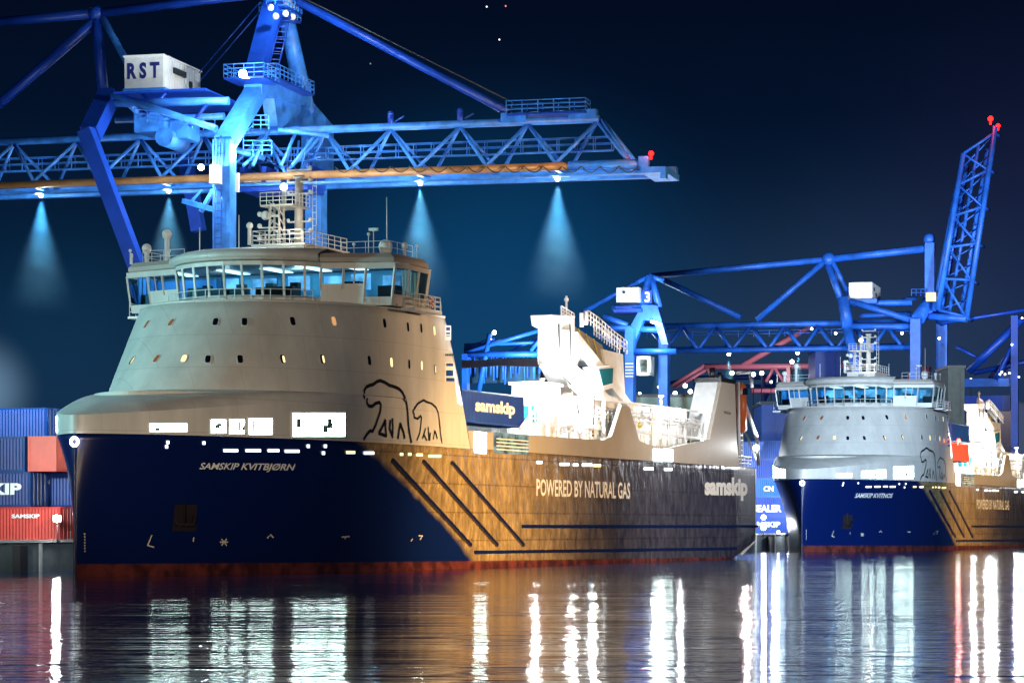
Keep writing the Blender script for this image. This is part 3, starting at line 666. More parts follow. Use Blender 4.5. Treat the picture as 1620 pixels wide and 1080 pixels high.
    g = G()
    for y in (-7.4, -4.4, -1.2, 2.4, 6.8): g.bb(25.6, 29.4, y, y + .9, Z1 - .12, Z1 - .08)
    g.build('ceiling_light', 'ceil', wheel)
    g = G()
    for y0, y1, s0, h in ((-4.2, -1.2, 23.2, 1.35), (-.4, 2.2, 22.9, 1.3), (3, 4.6, 23.6, 1.5), (-10.8, -9.3, 26.8, 1.5), (8.8, 10.6, 26.9, 1.45), (-7.8, -6.6, 26.9, 1.9)): g.bb(s0, s0 + 1, y0, y1, Z0 + .03, Z0 + h)
    for y in (-3.6, -1.6, .8, 3.6): g.bb(24.6, 25.2, y - .3, y + .3, Z0 + .03, Z0 + 1.75)
    g.build('bridge_console', 'black', wheel)
    g = G()
    for y0, y1, z0, z1 in ((-9.6, -8.2, 20.7, 21.8), (-7.2, -5.6, 20.8, 22), (-4.8, -3.4, 20.9, 21.9), (-2.2, -.4, 20.9, 22.0), (.6, 2.6, 20.7, 21.9), (3.8, 5.0, 21, 22), (6.2, 8.8, 20.8, 21.7)): g.bb(30.1, 30.19, y0, y1, z0, z1)
    g.build('aft_window', 'screen', wheel)
    for y in (-8.5, -2.5, 3.5, 9): lamp('bridge_lamp', 'POINT', (27.6, y, Z1 - .5), 90, (.7, .88, 1), .3, parent=root)
    g = G()
    for k in range(7): g.bb(26.6 + k * .62, 27.0 + k * .62, 10.35, 10.45, Z0 + .3, Z1 - .3)
    g.bb(29.2, 29.3, 5.2, 10.2, Z0 + .9, Z1 - .4); g.build('blue_curtain', M['curtain'], wheel)
    g = G()
    for k in range(6): g.bb(28.3 + k * .5, 28.6 + k * .5, -10.65, -10.55, Z0 + .8, Z1 - .3)
    g.build('window_blind', 'letter', wheel)
    # roof with a higher visor over the bay
    g = G()
    ro = [(26.0 - .9, 12.3), (31.9, 12.3)]
    ring0 = [T(s - .2 if i < 8 else s, t * 1.0, 0) for i, (s, t) in enumerate(half)]
    def rp(z, k): return [Vector((27.5 + (p.x - 27.5) * k, p.y * (1 + (k - 1) * .35), z)) for p in ring0] + [Vector((27.5 + (p.x - 27.5) * k, -p.y * (1 + (k - 1) * .35), z)) for p in reversed(ring0[1:])]
    R0, R1, R2, R3 = rp(Z1 - .02, 1.0), rp(Z1 + .10, 1.07), rp(Z1 + .40, 1.06), rp(Z1 + .74, .96)
    g.face(*reversed(R0)); g.grid([R0, R1, R2, R3], smooth=False, close=True); g.face(*R3)
    roof = g.build('wheelhouse_roof', 'roofpaint', wheel)
    g = G(); vis = []
    for k, (ds, z) in enumerate(((0, Z1 + .05), (-.75, Z1 + .28), (-.72, Z1 + .62), (1.2, Z1 + 1.1))):
        r = []
        for j in range(-12, 13):
            f = j / 12; t = 6.1 * f; s = 20.8 + 3.3 * abs(f) ** 2.2 + ds * (1 - .2 * abs(f)); r.append(T(s, t * (1 if k else .97), z))
        vis.append(r)
    g.grid(vis); g.face(*(list(vis[-1]) + [T(30, -6, Z1 + 1.0), T(30, 6, Z1 + 1.0)][::-1]))
    g.build('bay_visor', 'white', wheel)
    # catwalk under the bay with railing
    g = G()
    P = []
    for j in range(-10, 11):
        f = j / 10; t = 5.9 * f; s = 19.9 + 3.2 * abs(f) ** 2.1; P.append(T(s, t, 19.30))
    for a, b in zip(P, P[1:]): g.beam(a, b, .5, .14)
    cat = g.build('catwalk', 'white2', wheel)
    g = G(); g.rail(P[::2], .95, .032, 1.4, 1); g.build('catwalk_railing', 'white2', cat)
    # bridge wing galleries
    for sg in (1, -1):
        g = G(); g.bb(27.6, 32.6, -sg * 10.8, -sg * 11.9, 19.0, 19.18); gl = g.build('wing_gallery', 'white2', wheel)
        g = G(); g.rail([T(27.7, sg * 11.0, 19.18), T(27.7, sg * 11.8, 19.18), T(32.5, sg * 11.8, 19.18), T(32.5, sg * 10.2, 19.18)], 1.05, .04, .9, 2); g.build('gallery_railing', 'white2', gl)
    g = G()                                         # lifebuoy box and ring on the port gallery
    c = T(30.6, 11.9, 19.75)
    for i in range(12):
        a0, a1 = 2 * math.pi * i / 12, 2 * math.pi * (i + 1) / 12
        g.mat(i % 2); g.tube(c + Vector((.35 * math.cos(a0), 0, .35 * math.sin(a0))), c + Vector((.35 * math.cos(a1), 0, .35 * math.sin(a1))), .08, n=6)
    g.build('lifebuoy', ['orange', 'letter'], wheel)
    g = G(); g.bb(32.6, 35.8, -9.9, -9.0, 19.25, 20.1); g.bb(32.8, 34.2, -8.6, -7.4, 19.25, 20.9); g.build('deck_locker', 'dark', wheel)
    g = G(); g.rail([T(32, 10, 19.25), T(37, 9.9, 19.25), T(37, -9.9, 19.25), T(32, -10, 19.25)], 1.05, .035, 1.2, 2); g.build('house_top_railing', 'white2', house)
    # roof railing, domes, aerials
    ZR = Z1 + .8
    for pts in ([T(26.6, 6.5, ZR), T(26.9, 10.2, ZR), T(31, 10.2, ZR)], [T(26.6, -6.5, ZR), T(26.9, -10.2, ZR), T(31, -10.2, ZR)]):
        g = G(); g.rail(pts, .9, .022, 1.6, 1); g.build('roof_railing', 'white2', roof)
    def dome(px, py, y, r, name='radar_dome', base=ZR, m='white2'):
        c = FR.at(px, py, y); g = G(); g.tube((c.x, c.y, base - .1), (c.x, c.y, c.z), .12 if r < .3 else .2, n=8); g.ball(c, r, 14, 10); g.tube((c.x, c.y, c.z - r * .95), (c.x, c.y, c.z - r * .5), r * .8, r * .9, n=14); return g.build(name, m, roof)
    dome(232, 393, 10.2, .36); dome(264, 370, 8.6, .36); dome(610, 390, -9.2, .52); dome(640, 388, -10.6, .24); dome(208, 403, 11, .12)
    for px, y, h in ((206, 10.9, 1.0), (268, 8.2, 1.0), (560, -7.6, .8), (583, -8.3, 1.6), (591, -8.6, 1.9), (659, -10.9, .9), (316, 4.6, 2.4), (378, 2.2, 3.4), (612, -9.2, 4.4), (500, -5, 2.2)):
        g = G(); c = FR.at(px, 400, y); c.z = ZR - .1; g.tube(c, c + Vector((0, 0, h)), .035, n=5)
        if h < 2: g.ball(c + Vector((0, 0, h)), .13, 8, 5)
        if 1.8 < h < 2: g.bb(c.x - .1, c.x + .1, c.y - .35, c.y + .35, c.z + h - .05, c.z + h + .15)
        g.build('aerial', 'white2', roof)
    # mast house and mast
    g = G(); g.bb(29.5, 36.5, -2.0, 1.9, ZR - .3, 24.25); g.bb(29.1, 36.9, -2.3, 2.2, 24.25, 24.4)
    mh = g.build('mast_house', 'white', root)
    g = G(); g.bb(29.44, 29.5, -.5, .3, ZR + .15, 24.1); g.build('mast_house_door', 'grey', mh)
    g = G(); g.rail([T(29.2, 2, 24.4), T(29.2, -2.1, 24.4), T(36.8, -2.1, 24.4)], 1, .035, 1.1, 2); g.rail([T(29.2, 2.1, 24.4), T(36.8, 2.1, 24.4)], 1, .035, 1.1, 2); g.build('mast_house_railing', 'white2', mh)
    g = G()
    c1 = FR.at(473, 390, -.6); zt = FR.at(473, 283, -.6).z; g.tube((c1.x, c1.y, 24.3), (c1.x, c1.y, zt), .36, .30, 12)
    g.tube((c1.x, c1.y, zt), (c1.x, c1.y, zt + .25), .42, n=12)
    c2 = FR.at(438, 390, .6)
    for dx, dy in ((-.45, -.45), (.45, -.45), (-.45, .45), (.45, .45)): g.tube((c2.x + dx, c2.y + dy, 24.3), (c2.x + dx * .8, c2.y + dy * .8, 27.3), .09, n=6)
    for k in range(5):
        z = 24.6 + k * .6; w = .45
        g.tube((c2.x - w, c2.y - w, z), (c2.x - w, c2.y + w, z + .6), .05, n=5); g.tube((c2.x - w, c2.y + w, z), (c2.x + w, c2.y + w, z + .6), .05, n=5); g.tube((c2.x + w, c2.y - w, z), (c2.x - w, c2.y - w, z + .6), .05, n=5)
    g.bb(c2.x - .8, c1.x + .8, c2.y - 2.6 + .9, c2.y + 1.0, 27.25, 27.38)
    c3 = FR.at(449, 300, .2); g.tube((c3.x, c3.y, 27.3), (c3.x, c3.y, c3.z), .2, .16, 8)
    mast = g.build('mast', 'white', root)
    g = G(); g.rail([(c2.x - .8, c2.y + 1.0, 27.38), (c2.x - .8, c2.y - 1.7, 27.38), (c1.x + .8, c2.y - 1.7, 27.38)], .9, .03, .6, 2)
    for z in (25.4, 26.2, 28.3, 29.2, 30.1): g.bb(c1.x - .2, c1.x + .2, c1.y - 1.0, c1.y + .9, z, z + .08); g.ball((c1.x, c1.y - .95, z + .2), .16, 8, 5); g.ball((c1.x, c1.y + .9, z + .2), .13, 8, 5)
    for z in (24.8, 25.7, 26.6): g.bb(c2.x - .15, c2.x + .15, c2.y - .2, c2.y + 1.5, z, z + .08); g.ball((c2.x, c2.y + 1.45, z + .2), .2, 8, 5)
    g.build('mast_fittings', 'white2', mast)
    g = G(); p = FR.at(420, 341, 1.6); g.ball(p, .35, 12, 8); g.tube(p, (p.x, c2.y, p.z - .1), .08, n=6); p = FR.at(395, 357, 1.9); g.ball(p, .26, 10, 7); g.tube(p, (p.x, p.y, 24.3), .16, n=8); g.build('searchlight', 'white2', mast)
    g = G(); p = FR.at(449, 296, .2); g.ball(p, .28, 10, 8); g.build('masthead_light', 'led_soft', mast)
    g = G()
    for dy in (-1.3,): g.ladder((c1.x, c1.y + dy, 24.4), (c1.x, c1.y + dy, 29.4), .3, (0, 1, 0), .03)
    g.build('mast_ladder', 'white2', mast)
    lamp('mast_work_light', 'POINT', (c2.x - 2.5, c2.y - 2.5, 25.9), 350, (1, .9, .75), .15, parent=root)

    # ---- cargo deck side wall (bulwark with cut-outs), seen lit from the water
    def side(px, py, y=-WB): v = FR.at(px, py, y); return (v.x, v.z)
    prof = [(end_at(9.32), 9.32)] + [side(745, 681), side(860, 689), side(880, 691), side(955, 696), side(968, 690), side(984, 641), side(996, 643), side(1012, 697), side(1030, 704), side(1060, 708), side(1086, 702), side(1110, 698), side(1123, 695), side(1142, 604), side(1163, 604), side(1166, 700), side(1170, 736)] + [(LEN - .1, ZD + .02)]
    prof[0] = (41.7, ZD + .02); prof[1] = (41.2, prof[1][1])
    g = G()
    g.prism([(s, -WB + .02, z) for s, z in prof], (0, .35, 0))
    bul = g.build('side_bulwark', 'buff', root)
    g = G(); g.prism([(s, WB - .37, z) for s, z in [(41.7, ZD + .02), (41.2, 10.9), (104, 10.9), (107, 18.2), (111, 18.2), (112, 10), (LEN - .1, ZD + .02)]], (0, .35, 0)); g.build('side_bulwark', 'buff', root)
    # funnels
    for sg, nm in ((1, 'funnel'), (-1, 'funnel')):
        p = [side(1123, 695), side(1142, 604), side(1163, 604), side(1166, 700)]; g = G()
        g.prism([(s, -sg * (WB - .4) if sg > 0 else WB - .4, z) for s, z in p], (0, sg * 2.3, 0)); fu = g.build(nm, 'white2', root)
        g = G(); s0, z0 = p[1]; s1 = p[2][0]; y0 = -sg * WB; g.bb(s0 - .2, s1 + .3, y0, y0 + sg * 2.8, z0 + .01, z0 + .45)
        g.tube((s0 + .9, y0 + sg * 1.3, z0 + .4), (s0 + .9, y0 + sg * 1.3, z0 + 1.5), .3, n=8); g.tube((s0 + 2.4, y0 + sg * 1.0, z0 + .4), (s0 + 2.4, y0 + sg * 1.0, z0 + 1.1), .24, n=8); g.build('funnel_cap', 'black', fu)
    g = G(); vs = [side(1146, 653), side(1156, 655)]; 
    text_on('funnel_lettering', 'NOx', lambda u, v: Vector((vs[0][0] + u * (vs[1][0] - vs[0][0]), -WB - .02, vs[0][1] - .1 + v * .35)), 'dark', bul)
    # openings in the bulwark: pilot boarding recess etc.
    for x0, x1, y0, y1 in ((751, 769, 684, 727), (781, 836, 688, 716), (1034, 1048, 711, 728), (1050, 1064, 711, 728)):
        a0, b0 = side(x0, y1), side(x1, y0); g = G(); g.bb(a0[0], b0[0], -WB - .03, -WB + .06, max(a0[1], 9.0), b0[1]); o = g.build('bulwark_opening', 'lit' if x0 != 781 else 'lit_grey', bul)
        g = G(); z0 = max(a0[1], 9.0)
        for k in range(5):
            f = random.random(); sx = a0[0] + (b0[0] - a0[0]) * (.1 + .7 * f); g.bb(sx, sx + (b0[0] - a0[0]) * .13, -WB - .10, -WB - .04, z0 + .15 + .25 * k * (b0[1] - z0) / 1.6, z0 + .35 + .25 * k * (b0[1] - z0) / 1.6)
        g.build('winch', 'pink' if x0 == 1050 else 'teal_grey', o)
        if x0 == 781:
            g = G()
            for k in range(4): g.bb(a0[0] + .3, b0[0] - .4, -WB - .16, -WB - .10, z0 + .25 + k * .28, z0 + .34 + k * .28)
            g.build('recess_railing', 'letter', o)
    g = G()                                          # main deck plating
    g.bb(42, LEN - .3, -WB + .4, WB - .4, ZD - .05, ZD + .04); g.build('cargo_deck', 'grey', root)
    # ---- deck crane on the port side
    y0 = -8.6
    g = G(); A = lambda *pts: [FR.at(x, y, y0 + 0) for x, y in pts]
    dk = G()
    dk.prism(A((880, 722), (956, 722), (954, 690), (976, 690), (978, 630), (930, 615), (908, 630), (908, 684), (882, 686)), (0, 3.2, 0))
    crane_ = dk.build('deck_crane', 'white2', root)
    g = G(); c = FR.at(895, 640, y0 + 1); zt = FR.at(895, 570, y0 + 1).z; g.tube((c.x, c.y, 10.5), (c.x, c.y, zt), .62, n=14); g.build('crane_column', 'white2', crane_)
    g = G(); g.prism([p - Vector((0, .06, 0)) for p in A((879, 506), (908, 506), (908, 575), (950, 612), (985, 648), (930, 640), (900, 612), (879, 575))], (0, 1.7, 0)); g.prism([p - Vector((0, .12, 0)) for p in A((870, 498), (908, 500), (906, 508), (880, 518), (872, 514))], (0, 1.9, 0)); g.build('knuckle_arm', 'white2', crane_)
    g = G(); g.prism([p + Vector((0, .6, 0)) for p in A((908, 508), (925, 520), (962, 545), (972, 572), (948, 578), (930, 560), (921, 585), (908, 570))], (0, 1.6, 0)); g.build('jib', 'grey', crane_)
    g = G(); g.prism([p - Vector((0, .3, 0)) for p in A((909, 525), (925, 545), (968, 600), (1003, 648), (996, 650), (960, 610), (920, 560), (909, 545))], (0, .5, 0)); g.build('hydraulic_cylinder', 'white2', crane_)
    g = G(); g.prism([p - Vector((0, .5, 0)) for p in A((936, 580), (968, 576), (966, 612), (946, 618))], (0, 1.4, 0)); cab = g.build('crane_cab', 'white2', crane_)
    g = G(); g.prism([p - Vector((0, .56, 0)) for p in A((939, 584), (961, 582), (960, 606), (945, 610))], (0, .05, 0)); g.build('cab_window', 'teal_glass', cab)
    g = G(); g.prism([p + Vector((0, .4, 0)) for p in A((960, 552), (992, 560), (996, 632), (984, 640), (968, 600))], (0, 1.4, 0)); g.build('winch_housing', 'white2', crane_)
    for x0, y0_, x1, y1 in ((915, 640, 922, 676), (926, 655, 934, 668), (944, 648, 950, 660), (884, 700, 892, 708), (896, 697, 903, 710), (916, 700, 930, 706), (888, 520, 900, 522), (960, 662, 972, 664)):
        a_, b_ = FR.at(x0, y1, y0 - .03), FR.at(x1, y0_, y0 - .03); g = G(); g.bb(a_.x, b_.x, y0 - .16, y0 - .07, a_.z, b_.z); g.build('access_panel', 'grey', crane_)
    for pts in (((912, 628), (918, 684)), ((940, 624), (938, 690)), ((884, 512), (886, 570)), ((902, 512), (903, 574)), ((886, 590), (930, 634))):
        g = G(); g.tube(FR.at(*pts[0], y0 - .2), FR.at(*pts[1], y0 - .2), .07, n=6); g.build('hydraulic_pipe', 'dark', crane_)
    g = G()
    for a, b in (((888, 500), (888, 484)), ((896, 500), (896, 468))):
        g.tube(FR.at(*a, y0 + .8), FR.at(*b, y0 + .8), .10, n=6)
    g.ball(FR.at(896, 474, y0 + .8), .22, 8, 6)
    for (x, y) in ((920, 505), (927, 502)): g.tube(FR.at(x, y + 12, y0), FR.at(x, y - 10, y0), .2, n=8)
    g.build('crane_mast_fittings', 'white2', crane_)
    for pts, h_, r_, st_ in (([FR.at(930, 512, y0), FR.at(948, 524, y0), FR.at(972, 545, y0), FR.at(992, 560, y0)], 1.2, .06, .8), ([FR.at(888, 500, y0), FR.at(908, 512, y0)], .9, .05, .6), ([FR.at(940, 530, y0 + 1.2), FR.at(980, 560, y0 + 1.2)], 1.4, .06, .7)):
        g = G(); g.rail(pts, h_, r_, st_, 2); g.build('crane_railing', 'white2', crane_)
    g = G()
    for k in range(3): p = FR.at(912 + 12 * k, 520 + 8 * k, y0 + .6); g.ladder(p, p + Vector((1.8, 0, -2.2)), .4, (0, 1, 0), .05)
    g.tube(FR.at(1003, 648, y0), FR.at(1015, 672, y0), .07, n=6); g.ball(FR.at(1012, 672, y0), .28, 8, 6)
    g.build('hoist_hook', 'yellow', crane_)
    g = G(); p = FR.at(935, 700, y0 - .3)
    for k, (dx, dz) in enumerate(((0, 0), (1.0, .6), (2.2, 1.2), (-1.2, -.5), (3.4, -.8))): g.bb(p.x + dx, p.x + dx + .5, y0 - .15, y0 - .02, p.z + dz, p.z + dz + .5)
    g.build('crane_fittings', 'yellow', crane_)
    # white deck house between container bay and crane
    g = G(); a0 = FR.at(850, 690, -8.9); b0 = FR.at(880, 612, -8.9); g.bb(a0.x, b0.x, -9.3, -6.6, a0.z - .3, b0.z); g.bb(a0.x - .3, b0.x + .3, -9.4, -6.4, b0.z, b0.z + .25); ent = g.build('deck_entrance_house', 'white2', root)
    g = G()
    for k in range(3): g.bb(a0.x - .04, a0.x - .01, -8.9 + k * .75, -8.35 + k * .75, a0.z + 1.2, a0.z + 2.6)
    g.build('house_window', 'teal_glass', ent)
    g = G(); g.rail([T(56, 9.9, 11), T(59, 9.9, 11)], 1.2, .06, .8, 2); g.beam(T(54, 9.6, 11.2), T(58.5, 9.6, 13.4), .2); g.build('deck_stair', 'white2', root)
    # white cell-guide frames across the cargo deck
    g = G()
    for x in (76, 80, 84.5, 89, 94, 99):
        for t in (9.0, -9.0): g.beam(T(x, t, ZD), T(x, t, 14.6), .34)
        g.beam(T(x, 9, 14.6), T(x, -9, 14.6), .25)
    for t in (9.0, -9.0):
        for z in (12.0, 13.4, 14.6): g.beam(T(74, t, z), T(103, t, z), .20)
    g.build('cell_guide', 'white2', root)
    g = G(); g.bb(76, 100, 6.0, 8.0, ZD, 12.6); g.bb(80, 101, -8.2, -5.6, ZD, 11.8); g.bb(100.5, 103, -8, 8, ZD, 14.8); g.build('hatch_coaming', 'white2', root)
    # deck floodlights
    for s, t, z, pw in ((57.5, 9.6, 15.0, 5500), (71, 9.8, 15.8, 6500), (65, 10.1, 17.2, 7000), (92, 9.0, 15.6, 5500), (84, 0, 17, 7000)):
        g = G(); c = T(s, t, z); g.tube(c - Vector((0, 0, 3)), c, .06, n=6); g.bb(c.x - .2, c.x + .2, c.y - .25, c.y + .25, c.z, c.z + .12); g.mat(1).ball(c - Vector((0, 0, .1)), .13, 8, 6); g.mat(0); fl_ = g.build('deck_floodlight', ['white2', 'led_soft'], root)
        lamp('deck_floodlight_glow', 'POINT', c + Vector((0, 0, -.35)), pw, (.92, .97, 1), .25, parent=root)
    rnd = random.Random(11)
    for kk_ in range(9):  # lamps added at random for narrow streaks in the water
        s, t, z = rnd.uniform(58, 112), rnd.choice((9.6, 8.2, 5)), rnd.uniform(11.6, 14.6); g = G(); g.ball(T(s, t, z), .11 + .06 * rnd.random(), 8, 6); g.tube(T(s, t, z - 1.6), T(s, t, z - .1), .04, n=5); g.build('deck_streak_lamp', ['lit_streak', 'lit_streak_teal', 'lit_streak_yellow'][kk_ % 3], root)
    for x0, x1, t in ((73, 103, 9.4), (73, 103, 7.0), (60, 74, 9.9), (73, 103, -8.8)):
        g = G(); g.rail([T(x0, t, 12.6 if x0 > 60 else 11.0), T(x1, t, 12.6 if x0 > 60 else 11.0)], 1.1, .045, 1.0, 2); g.build('deck_railing', 'white2', root)
    for i in range(12):
        x = 74 + i * 2.5; g = G(); g.tube(T(x, 8.6, ZD), T(x + (1.6 if i % 2 else -1.6), 8.6, 14.4), .07, n=6); g.build('lashing_bar', 'white2', root)
    for i in range(7):
        x = 75 + i * 4; g = G(); g.bb(x, x + 1.6, 2.0 - rnd.random(), 4.5, ZD, ZD + rnd.uniform(2.5, 5.0)); g.bb(x + 1.8, x + 2.1, 1.5, 5, ZD, ZD + 5.2); g.build('vent_housing', 'white2', root)
    for i in range(5):
        x = 60.5 + i * 2.6; g = G(); g.tube(T(x, 9.6, 10.0), T(x, 9.6, 11.8 + (i % 2) * .9), .16, n=8); g.ball(T(x, 9.6, 11.9 + (i % 2) * .9), .3, 8, 6); g.build('mushroom_vent', 'white2', root)
    # stern: lifeboat on its ramp, gantry
    g = G(); c = FR.at(1171, 645, -9.6); d = Vector((.15, 0, -1)).normalized()
    a, b = c + Vector((-.3, 0, 1.9)), c + Vector((.6, 0, -2.0))
    g.tube(a, b, .75, .55, 10); g.ball(a, .75, 10, 7); g.ball(b, .56, 10, 7); lb = g.build('lifeboat', 'orange', root)
    g = G(); g.bb(a.x - .5, a.x + .4, a.y - .79, a.y - .55, a.z - .6, a.z + .1); g.build('lifeboat_window', 'darkglass', lb)
    g = G(); s1 = LEN - .6
    pts = [FR.at(1166, 590, -9.9), FR.at(1186, 588, -9.9), FR.at(1190, 612, -9.9), FR.at(1172, 625, -9.9), FR.at(1197, 690, -9.9), FR.at(1200, 735, -9.9)]
    g.tube(pts[0], pts[1], .18, n=8); g.tube(pts[1], pts[2], .18, n=8); g.tube(FR.at(1171, 618, -9.9), pts[4], .2, n=8); g.tube(pts[4], pts[5], .2, n=8); g.tube(FR.at(1168, 604, -9.9), FR.at(1169, 730, -9.9), .18, n=8)
    g.ladder(FR.at(1172, 625, -9.3), FR.at(1174, 728, -9.3), .7, (1, 0, 0), .06)
    g.tube(FR.at(1162, 640, 9), FR.at(1200, 735, -9.9), .14, n=6)
    g.build('stern_gantry', 'white2', root)
    g = G(); g.tube(T(LEN + .05, 10.3, 9.2), T(LEN + .05, 10.3, 1.8), .16, n=8); g.tube(T(LEN + .05, 10.3, 1.8), T(LEN - 5, 10.3, .35), .16, n=8); g.build('transom_edge', 'white2', hull)
    g = G(); g.rail([T(112, 10.1, ZD + .05), T(118, 10.1, ZD + .05), T(118, -10, ZD + .05)], 1.1, .05, 1.2, 2); g.build('stern_railing', 'white2', root)
    g = G(); g.ball(FR.at(1196, 708, -9.8), .32, 8, 6); g.build('stern_light', 'led', root)
    g = G(); g.ball(FR.at(1208, 818, -6), .3, 8, 6); g.build('transom_light', 'led_soft', root)
    lamp('stern_light_glow', 'POINT', FR.at(1204, 705, -9.8) + Vector((1.2, -1.2, 0)), 4200, WHITE, .2, parent=root)
    lamp('funnel_work_light', 'POINT', T(97, 9.3, 15.5), 1500, WHITE, .2, parent=root)
    return root, hull
M['cblue_logo'] = mat('royal_blue_container_paint', (.008, .05, .32), .45, mott=.2, mscale=.6)
M['lit_warm_dim'] = emit('operator_cab_glow', (1, .95, .6), 1.2)
M['led_hot'] = emit('dazzling_floodlight_lens', (.88, .97, 1), 160)
M['star_red'] = emit('distant_red_light', (1, .25, .25), 1.6)
M['star_dim'] = emit('faint_distant_light', (.6, .7, .8), .35)
M['deep_teal'] = mat('deep_teal_mesh_screen', (.01, .06, .12), .6, mott=.5, mscale=.3, vec=(2, 1, .2))
M['rust_run'] = mat('rust_streak', (.030, .016, .022), .7, mott=.4)
M['grey_dim'] = mat('dull_grey_cladding', (.07, .085, .08), .7, mott=.3)
M['curtain'] = mat('blue_curtain_fabric', (.04, .24, .62), .7)
M['lit_streak'] = emit('white_streak_lamp', (.85, .96, 1), 22)
M['lit_streak_teal'] = emit('teal_streak_lamp', (.35, .92, 1), 26)
M['lit_streak_yellow'] = emit('yellow_streak_lamp', (1, .82, .3), 22)
M['red_hot'] = emit('strong_red_lens', (1, .01, .006), 150)
M['teal_grey'] = mat('teal_grey_machinery_paint', (.10, .22, .20), .5)
M['teal_glass'] = mat('teal_window_glass', (.02, .16, .20), .1)
M['buff'] = mat('buff_side_paint', (.40, .36, .30), .45, mott=.12, mscale=.3, bump=.1, bscale=.5)
M['roofpaint'] = mat('brown_grey_roof_paint', (.46, .41, .36), .5, mott=.1, mscale=.3)
M['lit_grey'] = emit('dim_lit_recess', (.55, .72, .66), .42, .6, 1.2)
M['lit_dim'] = emit('dim_orange_window', (1, .45, .2), .22)

ship, hull = make_ship()
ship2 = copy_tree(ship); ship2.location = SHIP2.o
ship2['label'] = 'farther navy hulled cargo ship with blue-grey rounded bow house, moored on the right'
hull2 = [c for c in ship2.children if c.name.startswith('hull')][0]
stext('name_lettering', 'SAMSKIP KVITBJØRN', 'hull', 315, 467, 731, 745, 733, 747, 'letter', hull, .04, .02, .35)
stext('name_lettering', 'SAMSKIP KVITNOS', 'hull', 315, 467, 731, 745, 733, 747, 'letter', hull2, .04, .02, .35)

# ------------------------------------------------------------ containers
def container(loc, rz, L, col, label, logo=None, logo_m='letter', group=None, doors=True, name='shipping_container', logo_box=(.3, .95, .3, .75)):
    root = thing(name, label, 'container', loc, rz, group)
    W_, H_ = 2.44, 2.6; g = G()
    # corrugated long sides at y = 0 (front) and y = W_
    n = max(4, int(L / .28)); 
    for y, sgn in ((0.04, 1), (W_ - .04, -1)):
        r0, r1 = [], []
        for i in range(n * 2 + 1):
            x = .15 + (L - .3) * i / (n * 2); d = (.05 if (i // 1) % 2 else 0) * sgn
            r0.append((x, y + d, .16)); r1.append((x, y + d, H_ - .12))
        g.grid([r0, r1], smooth=False)
    g.face((.05, .05, H_ - .04), (L - .05, .05, H_ - .04), (L - .05, W_ - .05, H_ - .04), (.05, W_ - .05, H_ - .04))
    g.face((.05, .05, .1), (.05, W_ - .05, .1), (.05, W_ - .05, H_ - .1), (.05, .05, H_ - .1))
    g.face((L - .03, .05, .1), (L - .03, W_ - .05, .1), (L - .03, W_ - .05, H_ - .1), (L - .03, .05, H_ - .1))
    g.build('side_panels', col, root)
    g = G()
    for x in (.08, L - .08):
        for y in (.08, W_ - .08): g.bb(x - .08, x + .08, y - .08, y + .08, 0, H_)
    for y in (.06, W_ - .06): g.bb(0.16, L - .16, y - .06, y + .06, 0.0, .16); g.bb(0.16, L - .16, y - .06, y + .06, H_ - .12, H_)
    for x in (.06, L - .06): g.bb(x - .06, x + .06, .16, W_ - .16, 0, .16); g.bb(x - .06, x + .06, .16, W_ - .16, H_ - .12, H_)
    g.build('corner_frame', col, root)
    if doors:
        g = G()
        for x in (L + .03,):
            for y in (.45, 1.0, 1.44, 2.0): g.tube((x, y, .1), (x, y, H_ - .1), .03, n=5)
        g.build('locking_rods', 'grey', root)
    if logo:
        a, b, c, d = logo_box
        text_on('logo_lettering', logo, lambda u, v: Vector((L * (a + (b - a) * u), -.03, H_ * (c + (d - c) * v))), logo_m, root, .045)
    return root
CR = SHIP.a - R(90)                                # long axis across the quay, long side facing the bow
def cont_px(px, ybot, s, L, col, label, logo=None, **k):
    """container whose right end is seen at px, on the plane s behind the stem of the ship"""
    p = SHIP.atx(px, ybot, s); base = SHIP.w(p.x, p.y, 0); u = Vector((math.cos(CR), math.sin(CR), 0)); o = base - u * L; o.z = p.z
    return container(o, CR, L, col, label, logo, **k)
LG = 'containers stacked on the quay left of the bow'
z0 = 2.11
def cont(s, px, z, L, col, label, logo=None, **k):
    p = SHIP.atx(px, 800, s); base = SHIP.w(p.x, p.y, 0); u = Vector((math.cos(CR), math.sin(CR), 0)); o = base - u * L; o.z = z
    return container(o, CR, L, col, label, logo, **k)
cont(21, 95, z0, 12.2, 'red', 'red container at the bottom of the stack beside the bow', 'SAMSKIP', group=LG, logo_box=(.66, .86, .68, .80))
cont(25, 122, z0, 6.1, 'cmid', 'blue container on the quay just behind the bottom red container', None, group=LG)
cont(21, 48, z0 + 2.62, 12.2, 'cnavy', 'dark blue container with a big white P, standing on the red container', 'SAMSKIP', group=LG, logo_box=(.35, .94, .34, .68))
cont(21, 39, z0 + 5.24, 12.2, 'cnavy', 'dull navy container without big letters, third from the quay at the left edge', None, group=LG)
cont(25, 128, z0 + 2.62, 6.1, 'cmid', 'mid blue container between the letter P and the ship bow', 'CN', group=LG, logo_box=(.45, .56, .66, .80))
cont(31, 74, z0 + 7.86, 12.2, 'cblue', 'bright blue container on top at the left edge of the picture', None, group=LG)
pp = SHIP.atx(89, 800, 21); pw_ = SHIP.w(pp.x, pp.y, 0); pw_.z = z0 + 5.24
container(pw_, SHIP.a, 6.1, 'pink', 'faded orange-red container standing end-on between the navy container and the ship bow', None, group=LG)
cont(28.3, 128, z0 + 5.24, 6.1, 'cmid', 'blue container end with white letters an touching the ship bow', 'an', group=LG, logo_box=(.70, .92, .2, .8))
